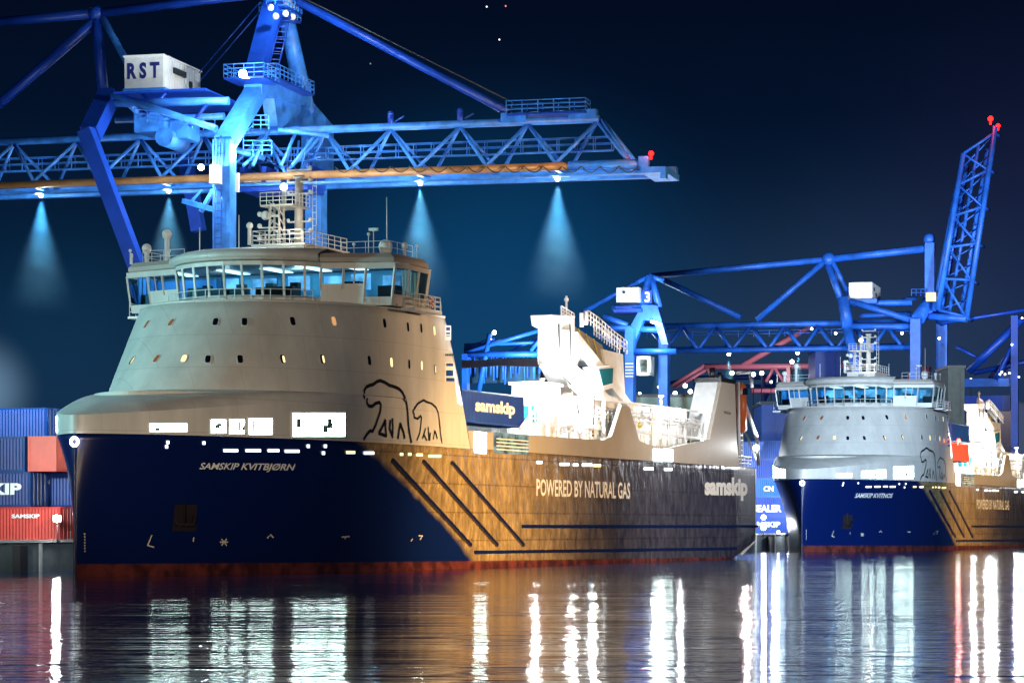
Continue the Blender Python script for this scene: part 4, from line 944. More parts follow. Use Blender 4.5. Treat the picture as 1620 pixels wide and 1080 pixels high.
cont(31, 60, z0 + 5.24, 12.2, 'cblue', 'bright blue container directly under the topmost blue one', None, group=LG)
# container on the ship's deck behind the house
def deck_cont(frame, s, t, z, L, col, label, logo=None, **k):
    p = frame.w(*T(s, t, 0)); return container((p.x, p.y, z), frame.a, L, col, label, logo, name='deck_container', **k)
DG = 'containers on the ship decks'
deck_cont(SHIP, 42.6, 9.3, 11.4, 13.2, 'cblue_logo', 'dark blue container with white samskip lettering behind the bow house of the nearer ship', 'samskip', group=DG, logo_box=(.2, .84, .26, .76))

deck_cont(SHIP2, 43.5, 9.4, 15.2, 12, 'cmid', 'blue container on the deck of the farther ship, above the red ones', None, group=DG)
deck_cont(SHIP2, 43.5, 9.4, 12.5, 12, 'pink', 'faded red container under the blue one on the farther ship', None, group=DG)

# ------------------------------------------------------------ gantry crane over the nearer ship
PH = R(14.5)
def crane_frame(px, Y): return Frame((px - 810) / FPX * Y, Y, -PH)
class K:
    """draws crane members between points given in the crane's own planes"""
    def __init__(s, fr, root): s.fr = fr; s.root = root
    def p(s, px, py, v=0): return s.fr.at(px, py, v)
    def q(s, px, py, u=0): return s.fr.atx(px, py, u)
    def tube(s, name, pts, r, m='crane', parent=None, n=10):
        g = G()
        for a, b in zip(pts, pts[1:]): g.tube(a, b, r, n=n)
        for a in pts[1:-1]: g.ball(a, r * 1.02, n, 6)
        return g.build(name, m, parent or s.root)
    def beam(s, name, a, b, w, h=None, m='crane', parent=None):
        g = G(); g.beam(a, b, w, h); return g.build(name, m, parent or s.root)
K1 = crane_frame(355, 225)
c1 = thing('container_crane', 'large bright blue crane behind the nearer ship, boom lowered, white cabin marked RST', 'crane', K1.o, K1.a, 'gantry cranes on the quay')
k = K(K1, c1); VC = k.q(440, 50).y; VF = k.q(500, 300).y
ZQ = 2.12
# waterside legs and shoulders
for px, w in ((355, 1.55), (500, 1.8)):
    b = k.q(px, 240); g = G(); g.bb(-.75, .75, b.y - w / 2, b.y + w / 2, ZQ, k.q(355, 222).z); lg = g.build('leg', 'crane', c1)
    g = G(); g.bb(-1.3, 1.3, b.y - 2.6, b.y + 2.6, ZQ - .01, ZQ + 1.2)
    for i in range(4): g.tube((-.5, b.y - 1.9 + i * 1.25, ZQ + .4), (.5, b.y - 1.9 + i * 1.25, ZQ + .4), .4, n=12)
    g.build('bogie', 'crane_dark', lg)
a0 = k.q(355, 228); a1 = k.q(408, 140); b1 = k.q(474, 152); b0 = k.q(503, 232)
k.beam('shoulder', a0, a1, 1.5, 1.35); 
g = G(); pl = [k.q(*p) for p in ((421, 131), (475, 150), (519, 200), (519, 300), (486, 300), (486, 215), (430, 200))]; g.prism([p + Vector((.55, 0, 0)) for p in pl], (-1.1, 0, 0)); g.build('haunch_plate', 'crane', c1)
k.beam('portal_beam', k.q(400, 135), k.q(478, 158), 1.6, 1.5)
ap = k.q(441, -14)
g = G(); g.beam(k.q(403, 118), ap + Vector((0, -.5, 0)), 1.5, 1.1); g.build('mast_leg', 'crane_dark', c1)
g = G(); g.tube(k.q(484, 176), k.q(447, -5), .85, .62, n=14); g.build('mast_leg', 'crane', c1)
g = G(); g.ladder(k.q(412, 122) + Vector((1, 0, 0)), k.q(436, 25) + Vector((1, 0, 0)), .8, (1, .6, 0), .05, .6); g.ladder(k.q(408, 122) + Vector((1.2, 0, 0)), k.q(432, 25) + Vector((1.2, 0, 0)), .8, (1, .6, 0), .05, 1.2); g.build('mast_stair', 'crane_dark', c1)
def platform(px, py, u, lx, ly, name='platform'):
    c = k.q(px, py, u); g = G(); g.bb(c.x - lx, c.x + lx, c.y - ly, c.y + ly, c.z - .15, c.z); o = g.build(name, 'crane_dark', c1)
    g = G(); z = c.z; g.rail([(c.x - lx, c.y - ly, z), (c.x + lx, c.y - ly, z), (c.x + lx, c.y + ly, z), (c.x - lx, c.y + ly, z), (c.x - lx, c.y - ly, z)], 1.1, .045, 1.0, 2); g.build('platform_railing', 'crane', o); return o
platform(443, 30, 0, 1.3, 1.8); platform(450, 16, .6, .8, 2.4); platform(398, 127, .3, 1.8, 1.9); platform(447, 136, .6, 1.2, 5.0)
g = G()
for px, py in ((452, 22), (463, 27), (428, 12), (436, 26)): g.ball(k.q(px, py, 1.3), .3, 8, 6)
g.bb(ap.x - 1, ap.x + 1, ap.y - 1, ap.y + 2, ap.z - 1.4, ap.z + .2)
g.build('sheave_block', 'white2', c1)
# stays
fs = [ap + Vector((0, 1, 0)), k.p(805, 178, VC)]
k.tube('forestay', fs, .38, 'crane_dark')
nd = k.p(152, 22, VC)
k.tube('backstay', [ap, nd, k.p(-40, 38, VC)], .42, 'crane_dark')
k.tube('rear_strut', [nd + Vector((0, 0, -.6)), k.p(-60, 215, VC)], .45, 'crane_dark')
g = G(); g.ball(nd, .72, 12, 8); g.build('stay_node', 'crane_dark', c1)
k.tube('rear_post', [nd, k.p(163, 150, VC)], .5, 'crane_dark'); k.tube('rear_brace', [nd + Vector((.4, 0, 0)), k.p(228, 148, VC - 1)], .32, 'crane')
for dv in (-.7, .7):
    k.tube('hoist_rope', [ap + Vector((.3, dv, .3)), k.p(812, 172, VC) + Vector((0, dv, .5))], .045, 'dark')
    k.tube('hoist_rope', [ap + Vector((-.3, dv, .2)), k.p(300, 140, VC) + Vector((0, dv, 0))], .05, 'crane_dark')
for i in range(16):
    a_ = k.p(530 + i * 30, 264, VC - 3.0); g = G()
    for j in range(6): u0, u1 = j / 6, (j + 1) / 6; g.tube(a_ + Vector((1.6 * u0, 0, -.5 * math.sin(math.pi * u0))), a_ + Vector((1.6 * u1, 0, -.5 * math.sin(math.pi * u1))), .05, n=5, cap=False)
    g.build('festoon_cable', 'dark', c1)
# landside legs
UR = k.p(136, 206, 0).x
rtop = k.p(136, 206, 0); g = G(); foot = k.p(216, 420, 0); d = (foot - rtop); d *= (rtop.z - ZQ) / (rtop.z - foot.z)
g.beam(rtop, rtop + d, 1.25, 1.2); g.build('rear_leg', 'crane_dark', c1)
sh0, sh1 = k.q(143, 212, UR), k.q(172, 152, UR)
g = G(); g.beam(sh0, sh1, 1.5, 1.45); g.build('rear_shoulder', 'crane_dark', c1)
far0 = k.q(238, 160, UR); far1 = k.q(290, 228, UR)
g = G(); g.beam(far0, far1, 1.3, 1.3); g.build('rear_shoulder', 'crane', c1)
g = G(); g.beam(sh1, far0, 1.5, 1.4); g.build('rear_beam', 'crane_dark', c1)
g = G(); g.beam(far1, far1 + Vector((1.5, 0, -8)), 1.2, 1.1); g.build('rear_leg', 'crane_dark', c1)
# machinery platform
for (x0, y0, v0), (x1, y1, v1), r in (((183, 163, 3), (362, 160, 3), .35), ((183, 190, 7), (355, 184, 7), .3), ((178, 150, 3), (342, 204, 1), .30), ((262, 150, 14), (372, 168, 16), .3), ((225, 186, 3), (262, 148, 3), .16), ((262, 186, 3), (225, 148, 3), .16), ((300, 200, 2), (330, 162, 3), .16), ((205, 165, 3), (250, 208, 8), .3)):
    k.tube('platform_beam', [k.p(x0, y0, v0), k.p(x1, y1, v1)], r, 'crane' if r > .2 else 'crane_dark')
g = G(); a, b = k.p(185, 158, 3), k.p(330, 158, 3); g.bb(a.x, b.x, 2.2, 14, a.z + .4, a.z + .55); g.build('machinery_deck', 'crane_dark', c1)
g = G(); a, b = k.p(215, 150, 2.3), k.p(340, 150, 2.3); g.rail([(a.x, 2.3, a.z - 2.2), (b.x, 2.3, a.z - 3.4)], 1, .04, 1.0, 2); g.build('deck_railing', 'crane', c1)
g = G(); p = k.p(240, 196, 5); g.bb(p.x - 1.2, p.x + 1.5, 4, 8, p.z - .8, p.z + .8); g.bb(p.x + 1.6, p.x + 3.2, 5, 8, p.z - 1.3, p.z + .2); g.tube((p.x + 1.5, 4, p.z - 1.3), (p.x + 1.5, 8, p.z - 1.3), .8, n=12); g.build('hoist_winch', 'crane', c1)
# cabin marked RST
P0 = k.p(258, 138, 4.2); PL = k.p(197, 138, 4.2); HT = k.p(258, 86, 4.2).z - P0.z; LV = k.q(317, 150, P0.x).y
g = G(); g.bb(PL.x, P0.x, 4.2, LV, P0.z, P0.z + HT - .12)
cabn = g.build('machinery_cabin', 'white2', c1)
g = G()
for i in range(15): y = 4.2 + (LV - 4.2) * (i + .5) / 15; g.bb(P0.x + .001, P0.x + .035, y - .03, y + .03, P0.z, P0.z + HT - .14)
g.bb(PL.x - .12, P0.x + .12, 4.08, LV + .12, P0.z + HT - .118, P0.z + HT + .02); g.build('cabin_ribs_and_roof', 'letter', cabn)
g = G(); g.bb(PL.x - .1, P0.x + .15, 4.1, LV + .1, P0.z - .35, P0.z - .01); g.build('cabin_base', 'crane', cabn)
text_on('cabin_lettering', 'R S T', lambda u, v: Vector((PL.x + (P0.x - PL.x) * (.07 + .84 * u), 4.17, P0.z + HT * (.28 + .5 * v))), 'letter_blue', cabn, .045)
g = G(); g.bb(P0.x + .04, P0.x + .25, 4.2 + (LV - 4.2) * .25, 4.2 + (LV - 4.2) * .55, P0.z + HT * .55, P0.z + HT * .72); g.build('cabin_vent', 'dark', cabn)
g = G(); g.bb(P0.x + .04, P0.x + .08, 4.2 + (LV - 4.2) * .68, 4.2 + (LV - 4.2) * .76, P0.z + HT * .3, P0.z + HT * .52); g.build('cabin_window', 'dark', cabn)
# boom: one top tube, two bottom girders, lattice between
zt = k.p(640, 200, VC).z; zb = k.p(560, 279, VC - 2.5).z; uL = k.p(-150, 250, VC).x; uT = k.p(1062, 268, VC).x; uTop = k.p(948, 190, VC).x
k.tube('boom_top_chord', [(uL, VC, zt), (uTop, VC, zt)], .34, 'crane', n=14)
g = G(); g.tube((uL, VC - 2.5, zb + .25), (k.p(900, 268, VC - 2.5).x, VC - 2.5, zb + .25), .34, n=12); g.build('boom_girder', 'sodium_lit_tube', c1)  # orange sodium light is in this girder's colour
g = G(); g.tube((k.p(900, 268, VC - 2.5).x, VC - 2.5, zb + .25), (uT - 1.5, VC - 2.5, zb + .25), .42, n=12); g.build('boom_girder', 'crane', c1)
g = G(); g.bb(uL, uT, VC + 2.1, VC + 2.9, zb - .35, zb + .55); g.build('boom_girder', 'crane', c1)
g = G(); g.bb(uL, uT - .5, VC - 2.6, VC - 1.5, zb - .55, zb - .33); g.build('trolley_rail', 'crane', c1)
tops = [k.p(x, 200, VC).x for x in (-78, 22, 122, 222, 322, 418, 515, 618, 728, 835, 945)]
bots = [(a + b) / 2 for a, b in zip(tops, tops[1:])] + [k.p(1003, 258, VC).x]
def lattice(x0, x1, zt_, zb_):
    for sy, m in ((-2.5, 'crane'), (2.5, 'crane')):
        g = G(); g.tube((x0, VC, zt_ - .2), (x1, VC + sy, zb_ + .5), .155, n=8); g.build('boom_diagonal', m, c1)
for i, t in enumerate(tops):
    if i: lattice(t, bots[i - 1], zt, zb)
    lattice(t, bots[i], zt, zb)
for i, b in enumerate(bots):
    g = G(); g.beam((b, VC - 2.5, zb + .1), (b, VC + 2.5, zb + .1), .3); g.build('boom_cross_tie', 'crane', c1)
for sy in (1.0,):
    g = G(); z = zb + 2.0; x0, x1 = uL, k.p(965, 235, VC).x; g.bb(x0, x1, VC + .7, VC + 1.5, z - .08, z); wk = g.build('boom_walkway', 'crane', c1)
    g = G(); g.rail([(x0, VC + .7, z), (x1, VC + .7, z)], 1.1, .05, 1.6, 1); g.rail([(x0, VC + 1.5, z), (x1, VC + 1.5, z)], 1.1, .05, 1.6, 1); g.build('walkway_railing', 'crane', wk)
g = G()
for x in (618, 728): u = k.p(x, 200, VC).x; g.tube((u, VC, zt), (u, VC, zt + 1.1), .28, n=8); g.ball((u, VC, zt + 1.1), .3, 8, 6); g.tube((u + .3, VC, zt + .4), (u + 1.2, VC, zt + .9), .08, n=5)
g.build('boom_bracket', 'crane_dark', c1)
g = G(); x0, x1 = k.p(805, 185, VC).x, k.p(930, 185, VC).x; g.bb(x0, x1, VC - .9, VC + .9, zt + .45, zt + .6); tp = g.build('boom_tip_platform', 'crane_dark', c1)
g = G(); g.rail([(x0, VC - .9, zt + .6), (x1, VC - .9, zt + .6), (x1, VC + .9, zt + .6), (x0, VC + .9, zt + .6)], 1.1, .05, 1.3, 2); g.build('platform_railing', 'crane', tp)
g = G(); g.bb(x0 - .6, x0 + 1.6, VC - .5, VC + .5, zt - .1, zt + .75); g.build('stay_anchor', 'crane', tp); g = G(); g.bb(x1 - 1.6, x1 + .8, VC - .45, VC + .45, zt, zt + .8); g.build('stay_anchor', 'crane', tp)
for sy in (-2.5, 2.5):
    g = G(); g.tube((uTop + .2, VC, zt), (k.p(1003, 258, VC).x + .3, VC + sy, zb + .3), .16, n=8); g.build('boom_diagonal', 'crane', c1)
g = G(); g.bb(uT - 2.0, uT + .1, VC - 3, VC + 3, zb - .6, zb - .1); g.bb(uT - .35, uT + .1, VC - 3, VC - 2, zb - 1.1, zb - .6); g.bb(uT - 2.2, uT - 1.4, VC - 3, VC - 2.2, zb - .1, zb + .8); g.build('boom_end_stop', 'crane', c1)
def beacon(kk, p, r, power, root):
    g = G(); g.ball(p, r, 10, 8); g.tube(p - Vector((0, 0, r * 2.2)), p - Vector((0, 0, r * .7)), r * .35, n=6); o = g.build('red_beacon', 'red_led', root)
    if power: lamp('beacon_glow', 'POINT', p + Vector((0, -.6, .1)), power, (1, .05, .04), .2, parent=root)
beacon(k, Vector((uT - 1.2, VC - 2.6, zb + 1.05)), .22, 500, c1)
# trolley, cab and clutter between the legs
g = G(); a, b = k.p(395, 270, VC), k.p(500, 270, VC)
g.bb(a.x, b.x, VC - 2.2, VC + 2.2, zb - .95, zb - .6)
for x in (0, .33, .66, 1): u = a.x + (b.x - a.x) * x; g.bb(u - .2, u + .2, VC - 2, VC + 2, zb - .6, zb + 1.2)
tr = g.build('trolley', 'crane_dark', c1)
g = G()
for i in range(9): u0 = a.x + (b.x - a.x) * random.random(); g.tube((u0, VC + random.uniform(-2, 2), zb + random.uniform(0, 4)), (u0 + random.uniform(-2, 2), VC + random.uniform(-2, 2), zb + random.uniform(0, 4)), .10, n=6)
g.build('trolley_bracing', 'crane', tr)
g = G(); p = k.p(425, 282, VC - 1); g.bb(p.x - 2.5, p.x + 1.5, VC - 2, VC + 1, p.z - .5, p.z + .3); g.build('trolley_cab', 'white2', tr)
for (x0, y0), (x1, y1), r in (((372, 237), (418, 250), .28), ((385, 262), (412, 238), .16), ((400, 262), (425, 205), .16), ((440, 205), (520, 215), .2), ((445, 262), (470, 205), .14), ((462, 262), (500, 212), .14)): k.tube('tie_strut', [k.p(x0, y0, 6), k.p(x1, y1, 8)], r)
g = G(); g.rail([k.p(385, 222, 5), k.p(400, 205, 5), k.p(425, 205, 5)], 1.2, .06, .9, 2); g.rail([k.p(385, 245, 5), k.p(430, 245, 5)], 1.2, .06, .9, 2); g.build('stair_railing', 'crane', c1)
g = G(); p = k.p(343, 277, -1.2); g.bb(p.x - .38, p.x + .38, -1.9, -.95, p.z - .75, p.z + .75); g.build('lift_cab', 'white2', c1)
g = G(); g.ladder(k.p(345, 440, -1.0), k.p(345, 290, -1.0), .55, (1, 0, 0), .05, .55); g.ladder(k.p(343, 262, -1.0), k.p(345, 215, -1.0), .5, (1, 0, 0), .05, .7); g.build('leg_ladder', 'crane_dark', c1)
g = G(); g.beam(k.p(291, 318, 2), k.p(340, 332, 0), .45, .4); g.beam(k.p(300, 322, 2), k.p(320, 300, 2), .2); g.beam(k.p(318, 335, 1), k.p(338, 300, 1), .5, .3); g.build('cable_bracket', 'crane', c1)
g = G(); g.bb(k.p(376, 285, 0).x, k.p(381, 285, 0).x, -.6, -.3, k.p(376, 305, 0).z, k.p(376, 275, 0).z); g.build('leg_bracket', 'letter', c1)
# crane lamps, each with the damp air it lights
def crane_lamp(fr, root, p, power, cone=16, L=9, beam=True, r=.2, glow=400, name='crane_floodlight', col=(.32, .78, 1), m='led', dens='mist'):
    g = G(); g.mat(0).tube(p + Vector((0, 0, .1)), p + Vector((0, 0, .55)), .32 * r / .2, .18 * r / .2, n=10); g.mat(1).ball(p, r, 10, 8); o = g.build(name, ['dark', m], root)
    if glow: lamp('floodlight_glow', 'POINT', p + Vector((0, -.5, -.35)), glow, (.72, .9, 1), .2, parent=root)
    if beam:
        lamp('floodlight_beam', 'SPOT', p + Vector((0, 0, -.45)), power, col, .12, p + Vector((0, 0, -10)), cone * 2, 1.0, parent=root)
        g = G(); rr = math.tan(R(cone)) * L; w = fr.w(*p)
        g.tube(Vector((0, 0, -.6)), Vector((0, 0, -.6 - L)), .1, rr * 1.15, n=24)
        ms = g.build('lit_mist', dens); ms.location = w
        tag(ms, 'pale blue cone of damp air lit under a crane floodlight', 'mist', 'beams of lit mist', 'stuff')
for px, py, pw in ((65, 309, 9000), (267, 302, 4200), (665, 290, 9000), (882, 283, 13000)):
    crane_lamp(K1, c1, k.p(px, py, VC), pw * 1.3, 22, 15, col=(.10, .52, 1))
g = G()
p = k.p(318, 265, -1); g.ball(p, .26, 10, 8); g.build('leg_floodlight', 'led', c1); lamp('leg_floodlight_glow', 'POINT', p + Vector((.2, -1.2, 0)), 2600, (.75, .9, 1), .25, parent=c1)
p = k.q(384, 117, 1.6); g = G(); g.ball(p, .34, 12, 9); g.tube(p + Vector((-.2, 0, -.2)), k.q(398, 124, .3), .08, n=6); g.build('portal_floodlight', 'led', c1); lamp('portal_floodlight_glow', 'POINT', p + Vector((1.2, -1.6, -.5)), 6000, (.75, .9, 1), .25, parent=c1)
p = k.q(452, 18, 2.2); lamp('mast_top_glow', 'POINT', p + Vector((1, -1, 1)), 2200, (.8, .93, 1), .25, parent=c1)
p = k.q(404, 240, 2); lamp('trolley_glow', 'POINT', p, 2600, (.7, .88, 1), .25, parent=c1)
lamp('boom_fill_light', 'SPOT', (4, 196, 10), 36000, (.78, .9, 1), .8, (2, 222, 34), 74, .8)  # unseen fill spots added to light boom and crane from below
lamp('boom_fill_light', 'SPOT', (-44, 190, 10), 26000, (.78, .9, 1), .8, (-36, 232, 36), 70, .8)
lamp('crane_fill_light', 'SPOT', (0, 206, 24), 36000, (.78, .9, 1), .8, (-22, 236, 39), 50, .8)

# ------------------------------------------------------------ crane beyond the farther ship, boom raised
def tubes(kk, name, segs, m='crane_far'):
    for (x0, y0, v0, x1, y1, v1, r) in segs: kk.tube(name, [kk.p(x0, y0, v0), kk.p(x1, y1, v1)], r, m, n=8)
K2 = crane_frame(1448, 520)
c2 = thing('container_crane', 'blue crane above the farther ship with its lattice boom raised to a red light', 'crane', K2.o, K2.a, 'gantry cranes on the quay')
k = K(K2, c2)
def vleg(kk, px0, px1, ytop, v, m='crane_far', name='leg', dy=1.2, zlow=ZQ):
    a, b = kk.p(px0, ytop, v), kk.p(px1, ytop, v); g = G(); g.bb(a.x, b.x, v - dy, v + dy, zlow, a.z); return g.build(name, m, kk.root)
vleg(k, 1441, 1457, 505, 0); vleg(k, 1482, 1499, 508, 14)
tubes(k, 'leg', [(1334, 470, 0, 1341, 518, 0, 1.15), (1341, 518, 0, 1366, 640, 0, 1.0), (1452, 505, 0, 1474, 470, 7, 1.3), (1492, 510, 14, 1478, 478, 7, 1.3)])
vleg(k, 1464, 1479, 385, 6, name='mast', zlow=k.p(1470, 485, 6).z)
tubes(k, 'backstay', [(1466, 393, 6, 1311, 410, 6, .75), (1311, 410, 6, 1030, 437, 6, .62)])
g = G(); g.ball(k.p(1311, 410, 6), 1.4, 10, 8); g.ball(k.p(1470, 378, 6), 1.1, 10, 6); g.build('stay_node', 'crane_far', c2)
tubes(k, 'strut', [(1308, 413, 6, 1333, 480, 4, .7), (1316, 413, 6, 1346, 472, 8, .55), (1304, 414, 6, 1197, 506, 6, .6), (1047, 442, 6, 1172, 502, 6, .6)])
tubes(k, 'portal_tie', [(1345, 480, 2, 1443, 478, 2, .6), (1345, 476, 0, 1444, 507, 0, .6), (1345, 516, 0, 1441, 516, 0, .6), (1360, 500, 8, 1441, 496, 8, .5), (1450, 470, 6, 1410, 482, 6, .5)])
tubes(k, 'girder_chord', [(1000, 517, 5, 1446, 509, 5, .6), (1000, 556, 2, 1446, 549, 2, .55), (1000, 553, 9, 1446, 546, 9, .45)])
xs_t = [1027, 1080, 1132, 1188, 1241, 1295, 1350, 1404]; xs_b = [1053, 1104, 1158, 1215, 1270, 1322, 1377, 1430]
for i, x in enumerate(xs_t):
    tubes(k, 'girder_diagonal', [(x, 516, 5, xs_b[i], 553, 2, .36)] + ([(x, 516, 5, xs_b[i - 1], 553, 2, .36)] if i else []) + [(x, 516, 5, xs_b[i] - 6, 551, 9, .26)])
g = G(); a, b = k.p(1000, 536, 6), k.p(1440, 530, 6); g.rail([a, (b.x, b.y, a.z)], 1.2, .09, 3, 1); g.build('walkway_railing', 'crane_far', c2)
a, b = k.p(1343, 474, 1), k.p(1380, 474, 1); g = G(); h = k.p(1343, 447, 1).z - a.z; g.bb(a.x, b.x, 1, k.q(1393, 474, b.x).y, a.z, a.z + h); cb2 = g.build('machinery_cabin', 'white2', c2)
g = G(); g.bb(b.x + .01, b.x + .1, 3, 4.5, a.z + h * .55, a.z + h * .75); g.bb(b.x + .01, b.x + .1, 6, 7.5, a.z + h * .3, a.z + h * .5); g.build('cabin_vent', 'dark', cb2)
g = G(); g.bb(a.x - .8, b.x + 1, 0, 9, a.z - .8, a.z - .01); g.build('cabin_base', 'crane_far', c2)
# raised boom
L0, L1, R0_, R1_ = (1484, 490), (1524, 243), (1529, 503), (1574, 212)
lerp = lambda a, b, t: (a[0] + (b[0] - a[0]) * t, a[1] + (b[1] - a[1]) * t)
for v in (0, 5):
    o_ = 0
    tubes(k, 'boom_chord', [(L0[0], L0[1], v, L1[0] - 0, L1[1], v, .55), (R0_[0], R0_[1], v, R1_[0] + 1, R1_[1] - 12, v, .55)])
    n = 5
    for i in range(n + 1):
        l, r = lerp(L0, L1, i / n), lerp(R0_, R1_, i / n); tubes(k, 'boom_rung', [(l[0], l[1], v, r[0], r[1] - 2, v, .28)])
        if i < n: r2 = lerp(R0_, R1_, (i + .0) / n); l2 = lerp(L0, L1, (i + 1) / n); tubes(k, 'boom_diagonal', [(l2[0], l2[1], v, r2[0], r2[1], v, .24)])
for i in range(10):
    l, r = lerp(L0, L1, i / 10), lerp(R0_, R1_, (i + 1) / 10); tubes(k, 'boom_lacing', [(l[0], l[1], 2.5, r[0], r[1], 2.5, .16)])
tubes(k, 'boom_chord', [(1490, 495, 5, 1530, 262, 5, .5), (1519, 503, 5, 1562, 236, 5, .4)])
tubes(k, 'boom_chord', [(1478, 492, 2, 1512, 300, 2, .45), (1500, 505, 2.5, 1548, 230, 2.5, .35)])
for i in range(6): r = lerp(R0_, R1_, i / 5); tubes(k, 'boom_tie', [(r[0], r[1], 0, r[0] + 9, r[1] + 4, 5, .3)])
tubes(k, 'boom_foot', [(1466, 500, 3, 1530, 504, 0, .7), (1478, 470, 6, 1466, 500, 3, .9)])
beacon(k, k.p(1567, 188, 0), .5, 900, c2); beacon(k, k.p(1579, 199, 4), .4, 0, c2)
g = G(); p = k.p(1473, 468, 0); g.bb(p.x - .9, p.x + .9, -1, .5, p.z - 1, p.z + .6); g.build('operator_cab', M['lit_warm_dim'], c2)
g = G(); a = k.p(1442, 468, 4); g.rail([a, k.p(1464, 468, 4)], 1.3, .1, 1, 1); g.build('platform_railing', 'crane_far', c2)
for px, py, v in ((1153, 560, 4), (1262, 558, 4), (1045, 560, 4)): crane_lamp(K2, c2, k.p(px, py, v), 6000, 14, 9, r=.35, glow=0, dens='mist')
for px, py in ((1322, 527), (1284, 520), (1427, 527), (1486, 535), (1478, 470)):
    g = G(); g.ball(k.p(px, py, -1), .26, 8, 6); g.build('small_lamp', 'led_soft', c2)
lamp('far_crane_fill_light', 'SPOT', (28, 425, 20), 420000, (.72, .86, 1), 2, k.fr.w(*k.p(1370, 440, 0)), 40, .9)  # this and the next two: spots added to brighten the far cranes
lamp('far_boom_fill_light', 'SPOT', (112, 400, 30), 380000, (.72, .86, 1), 2, k.fr.w(*k.p(1530, 330, 0)), 30, .9)
lamp('middle_crane_fill_light', 'SPOT', (8, 350, 26), 330000, (.72, .86, 1), 2, (30, 450, 34), 46, .9)

# ------------------------------------------------------------ crane numbered 3 between the two ships
K3 = crane_frame(997, 430)
c3 = thing('container_crane', 'blue crane numbered 3 with white machine house, just right of the white deck crane', 'crane', K3.o, K3.a, 'gantry cranes on the quay')
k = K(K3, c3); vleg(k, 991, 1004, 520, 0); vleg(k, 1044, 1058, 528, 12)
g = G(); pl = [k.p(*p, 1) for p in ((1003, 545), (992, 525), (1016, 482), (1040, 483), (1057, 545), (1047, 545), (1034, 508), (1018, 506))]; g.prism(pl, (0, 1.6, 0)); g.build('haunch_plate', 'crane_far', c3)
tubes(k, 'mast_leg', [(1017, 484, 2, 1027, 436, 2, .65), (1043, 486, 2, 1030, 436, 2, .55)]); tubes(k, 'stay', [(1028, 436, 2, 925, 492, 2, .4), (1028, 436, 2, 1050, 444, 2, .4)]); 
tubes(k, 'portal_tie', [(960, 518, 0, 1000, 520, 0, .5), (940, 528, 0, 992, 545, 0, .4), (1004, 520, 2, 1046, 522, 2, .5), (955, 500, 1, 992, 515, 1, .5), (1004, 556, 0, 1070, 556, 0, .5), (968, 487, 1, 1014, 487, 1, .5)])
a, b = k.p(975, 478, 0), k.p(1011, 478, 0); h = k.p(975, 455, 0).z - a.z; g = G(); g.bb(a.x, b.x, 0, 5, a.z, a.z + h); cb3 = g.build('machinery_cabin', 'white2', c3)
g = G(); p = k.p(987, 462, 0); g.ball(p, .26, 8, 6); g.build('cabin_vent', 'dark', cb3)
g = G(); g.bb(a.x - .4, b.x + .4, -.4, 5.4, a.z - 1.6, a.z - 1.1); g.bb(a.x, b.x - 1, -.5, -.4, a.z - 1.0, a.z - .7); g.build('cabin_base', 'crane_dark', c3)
a, b = k.p(1017, 480, .6), k.p(1031, 459, .6)
g = G(); g.bb(a.x, b.x, .7, .9, a.z, b.z); nb = g.build('number_board', 'crane_dark', c3)
text_on('crane_number', '3', lambda u, v: Vector((a.x + (b.x - a.x) * (.2 + .6 * u), .66, a.z + (b.z - a.z) * (.1 + .8 * v))), 'letter', nb, .03)
a, b = k.p(1007, 594, 0), k.p(1029, 563, 0); g = G(); g.bb(a.x, b.x, 0, 3, a.z, a.z + .5); g.bb(a.x, b.x, 0, 3, b.z - .5, b.z); g.bb(b.x - .5, b.x, 0, 3, a.z, b.z); g.bb(a.x, a.x + .4, 0, 3, a.z, b.z); tcab = g.build('operator_cab', 'white2', c3)
g = G(); g.bb(a.x + .41, b.x - .51, 1.4, 1.6, a.z + .51, b.z - .51); g.build('cab_window', 'lit_grey', tcab)
for i in range(5): p = k.p(997, 575 + 5 * i, -1.4); g = G(); g.bb(p.x - .7, p.x + .5, -1.8, -1.25, p.z - .1, p.z + .06); g.build('ladder_landing', 'letter', c3)
g = G(); g.beam(k.p(1030, 508, .4), k.p(1045, 513, .4), .5); g.build('work_light', 'led_soft', c3)
lamp('number_three_glow', 'POINT', k.fr.w(*k.p(1035, 520, -4)), 6000, (.75, .9, 1), .3)

# ------------------------------------------------------------ distant cranes
K4 = crane_frame(770, 600)
c4 = thing('distant_crane', 'dim blue crane far behind the samskip container, with hanging cables', 'crane', K4.o, K4.a, 'gantry cranes on the quay'); k = K(K4, c4)
tubes(k, 'boom_tie', [(735, 557, 0, 868, 518, 0, .5), (735, 560, 0, 885, 560, 0, .7), (735, 546, 2, 885, 540, 2, .4), (867, 520, 0, 840, 555, 0, .4), (867, 520, 0, 850, 557, 0, .4), (757, 620, 0, 775, 528, 0, .6), (735, 553, 3, 782, 535, 3, .5), (800, 560, 3, 860, 530, 3, .3)], 'crane_far')
for i in range(24):
    x = 740 + i * 6 + random.uniform(-1.5, 1.5); tubes(k, 'hanging_cable', [(x, 561, 1, x + random.uniform(-2, 2), 590 + random.uniform(0, 20), 1, .13 + .1 * random.random())], 'crane_far')
g = G(); g.ball(k.p(782, 526, 0), .5, 8, 6); g.ball(k.p(776, 536, 0), .25, 8, 6); g.ball(k.p(776, 544, 0), .2, 8, 6); g.build('small_lamp', 'led_soft', c4)
vleg(k, 733, 741, 560, 0); vleg(k, 868, 876, 560, 0)
g = G(); a, b = k.p(738, 606, 6), k.p(880, 566, 6); g.bb(a.x, b.x, 6, 7, a.z, b.z); g.build('cable_screen', M['deep_teal'], c4)
lamp('hanging_cable_glow', 'POINT', k.fr.w(*k.p(830, 600, -14)), 60000, (.6, .85, 1), 1)
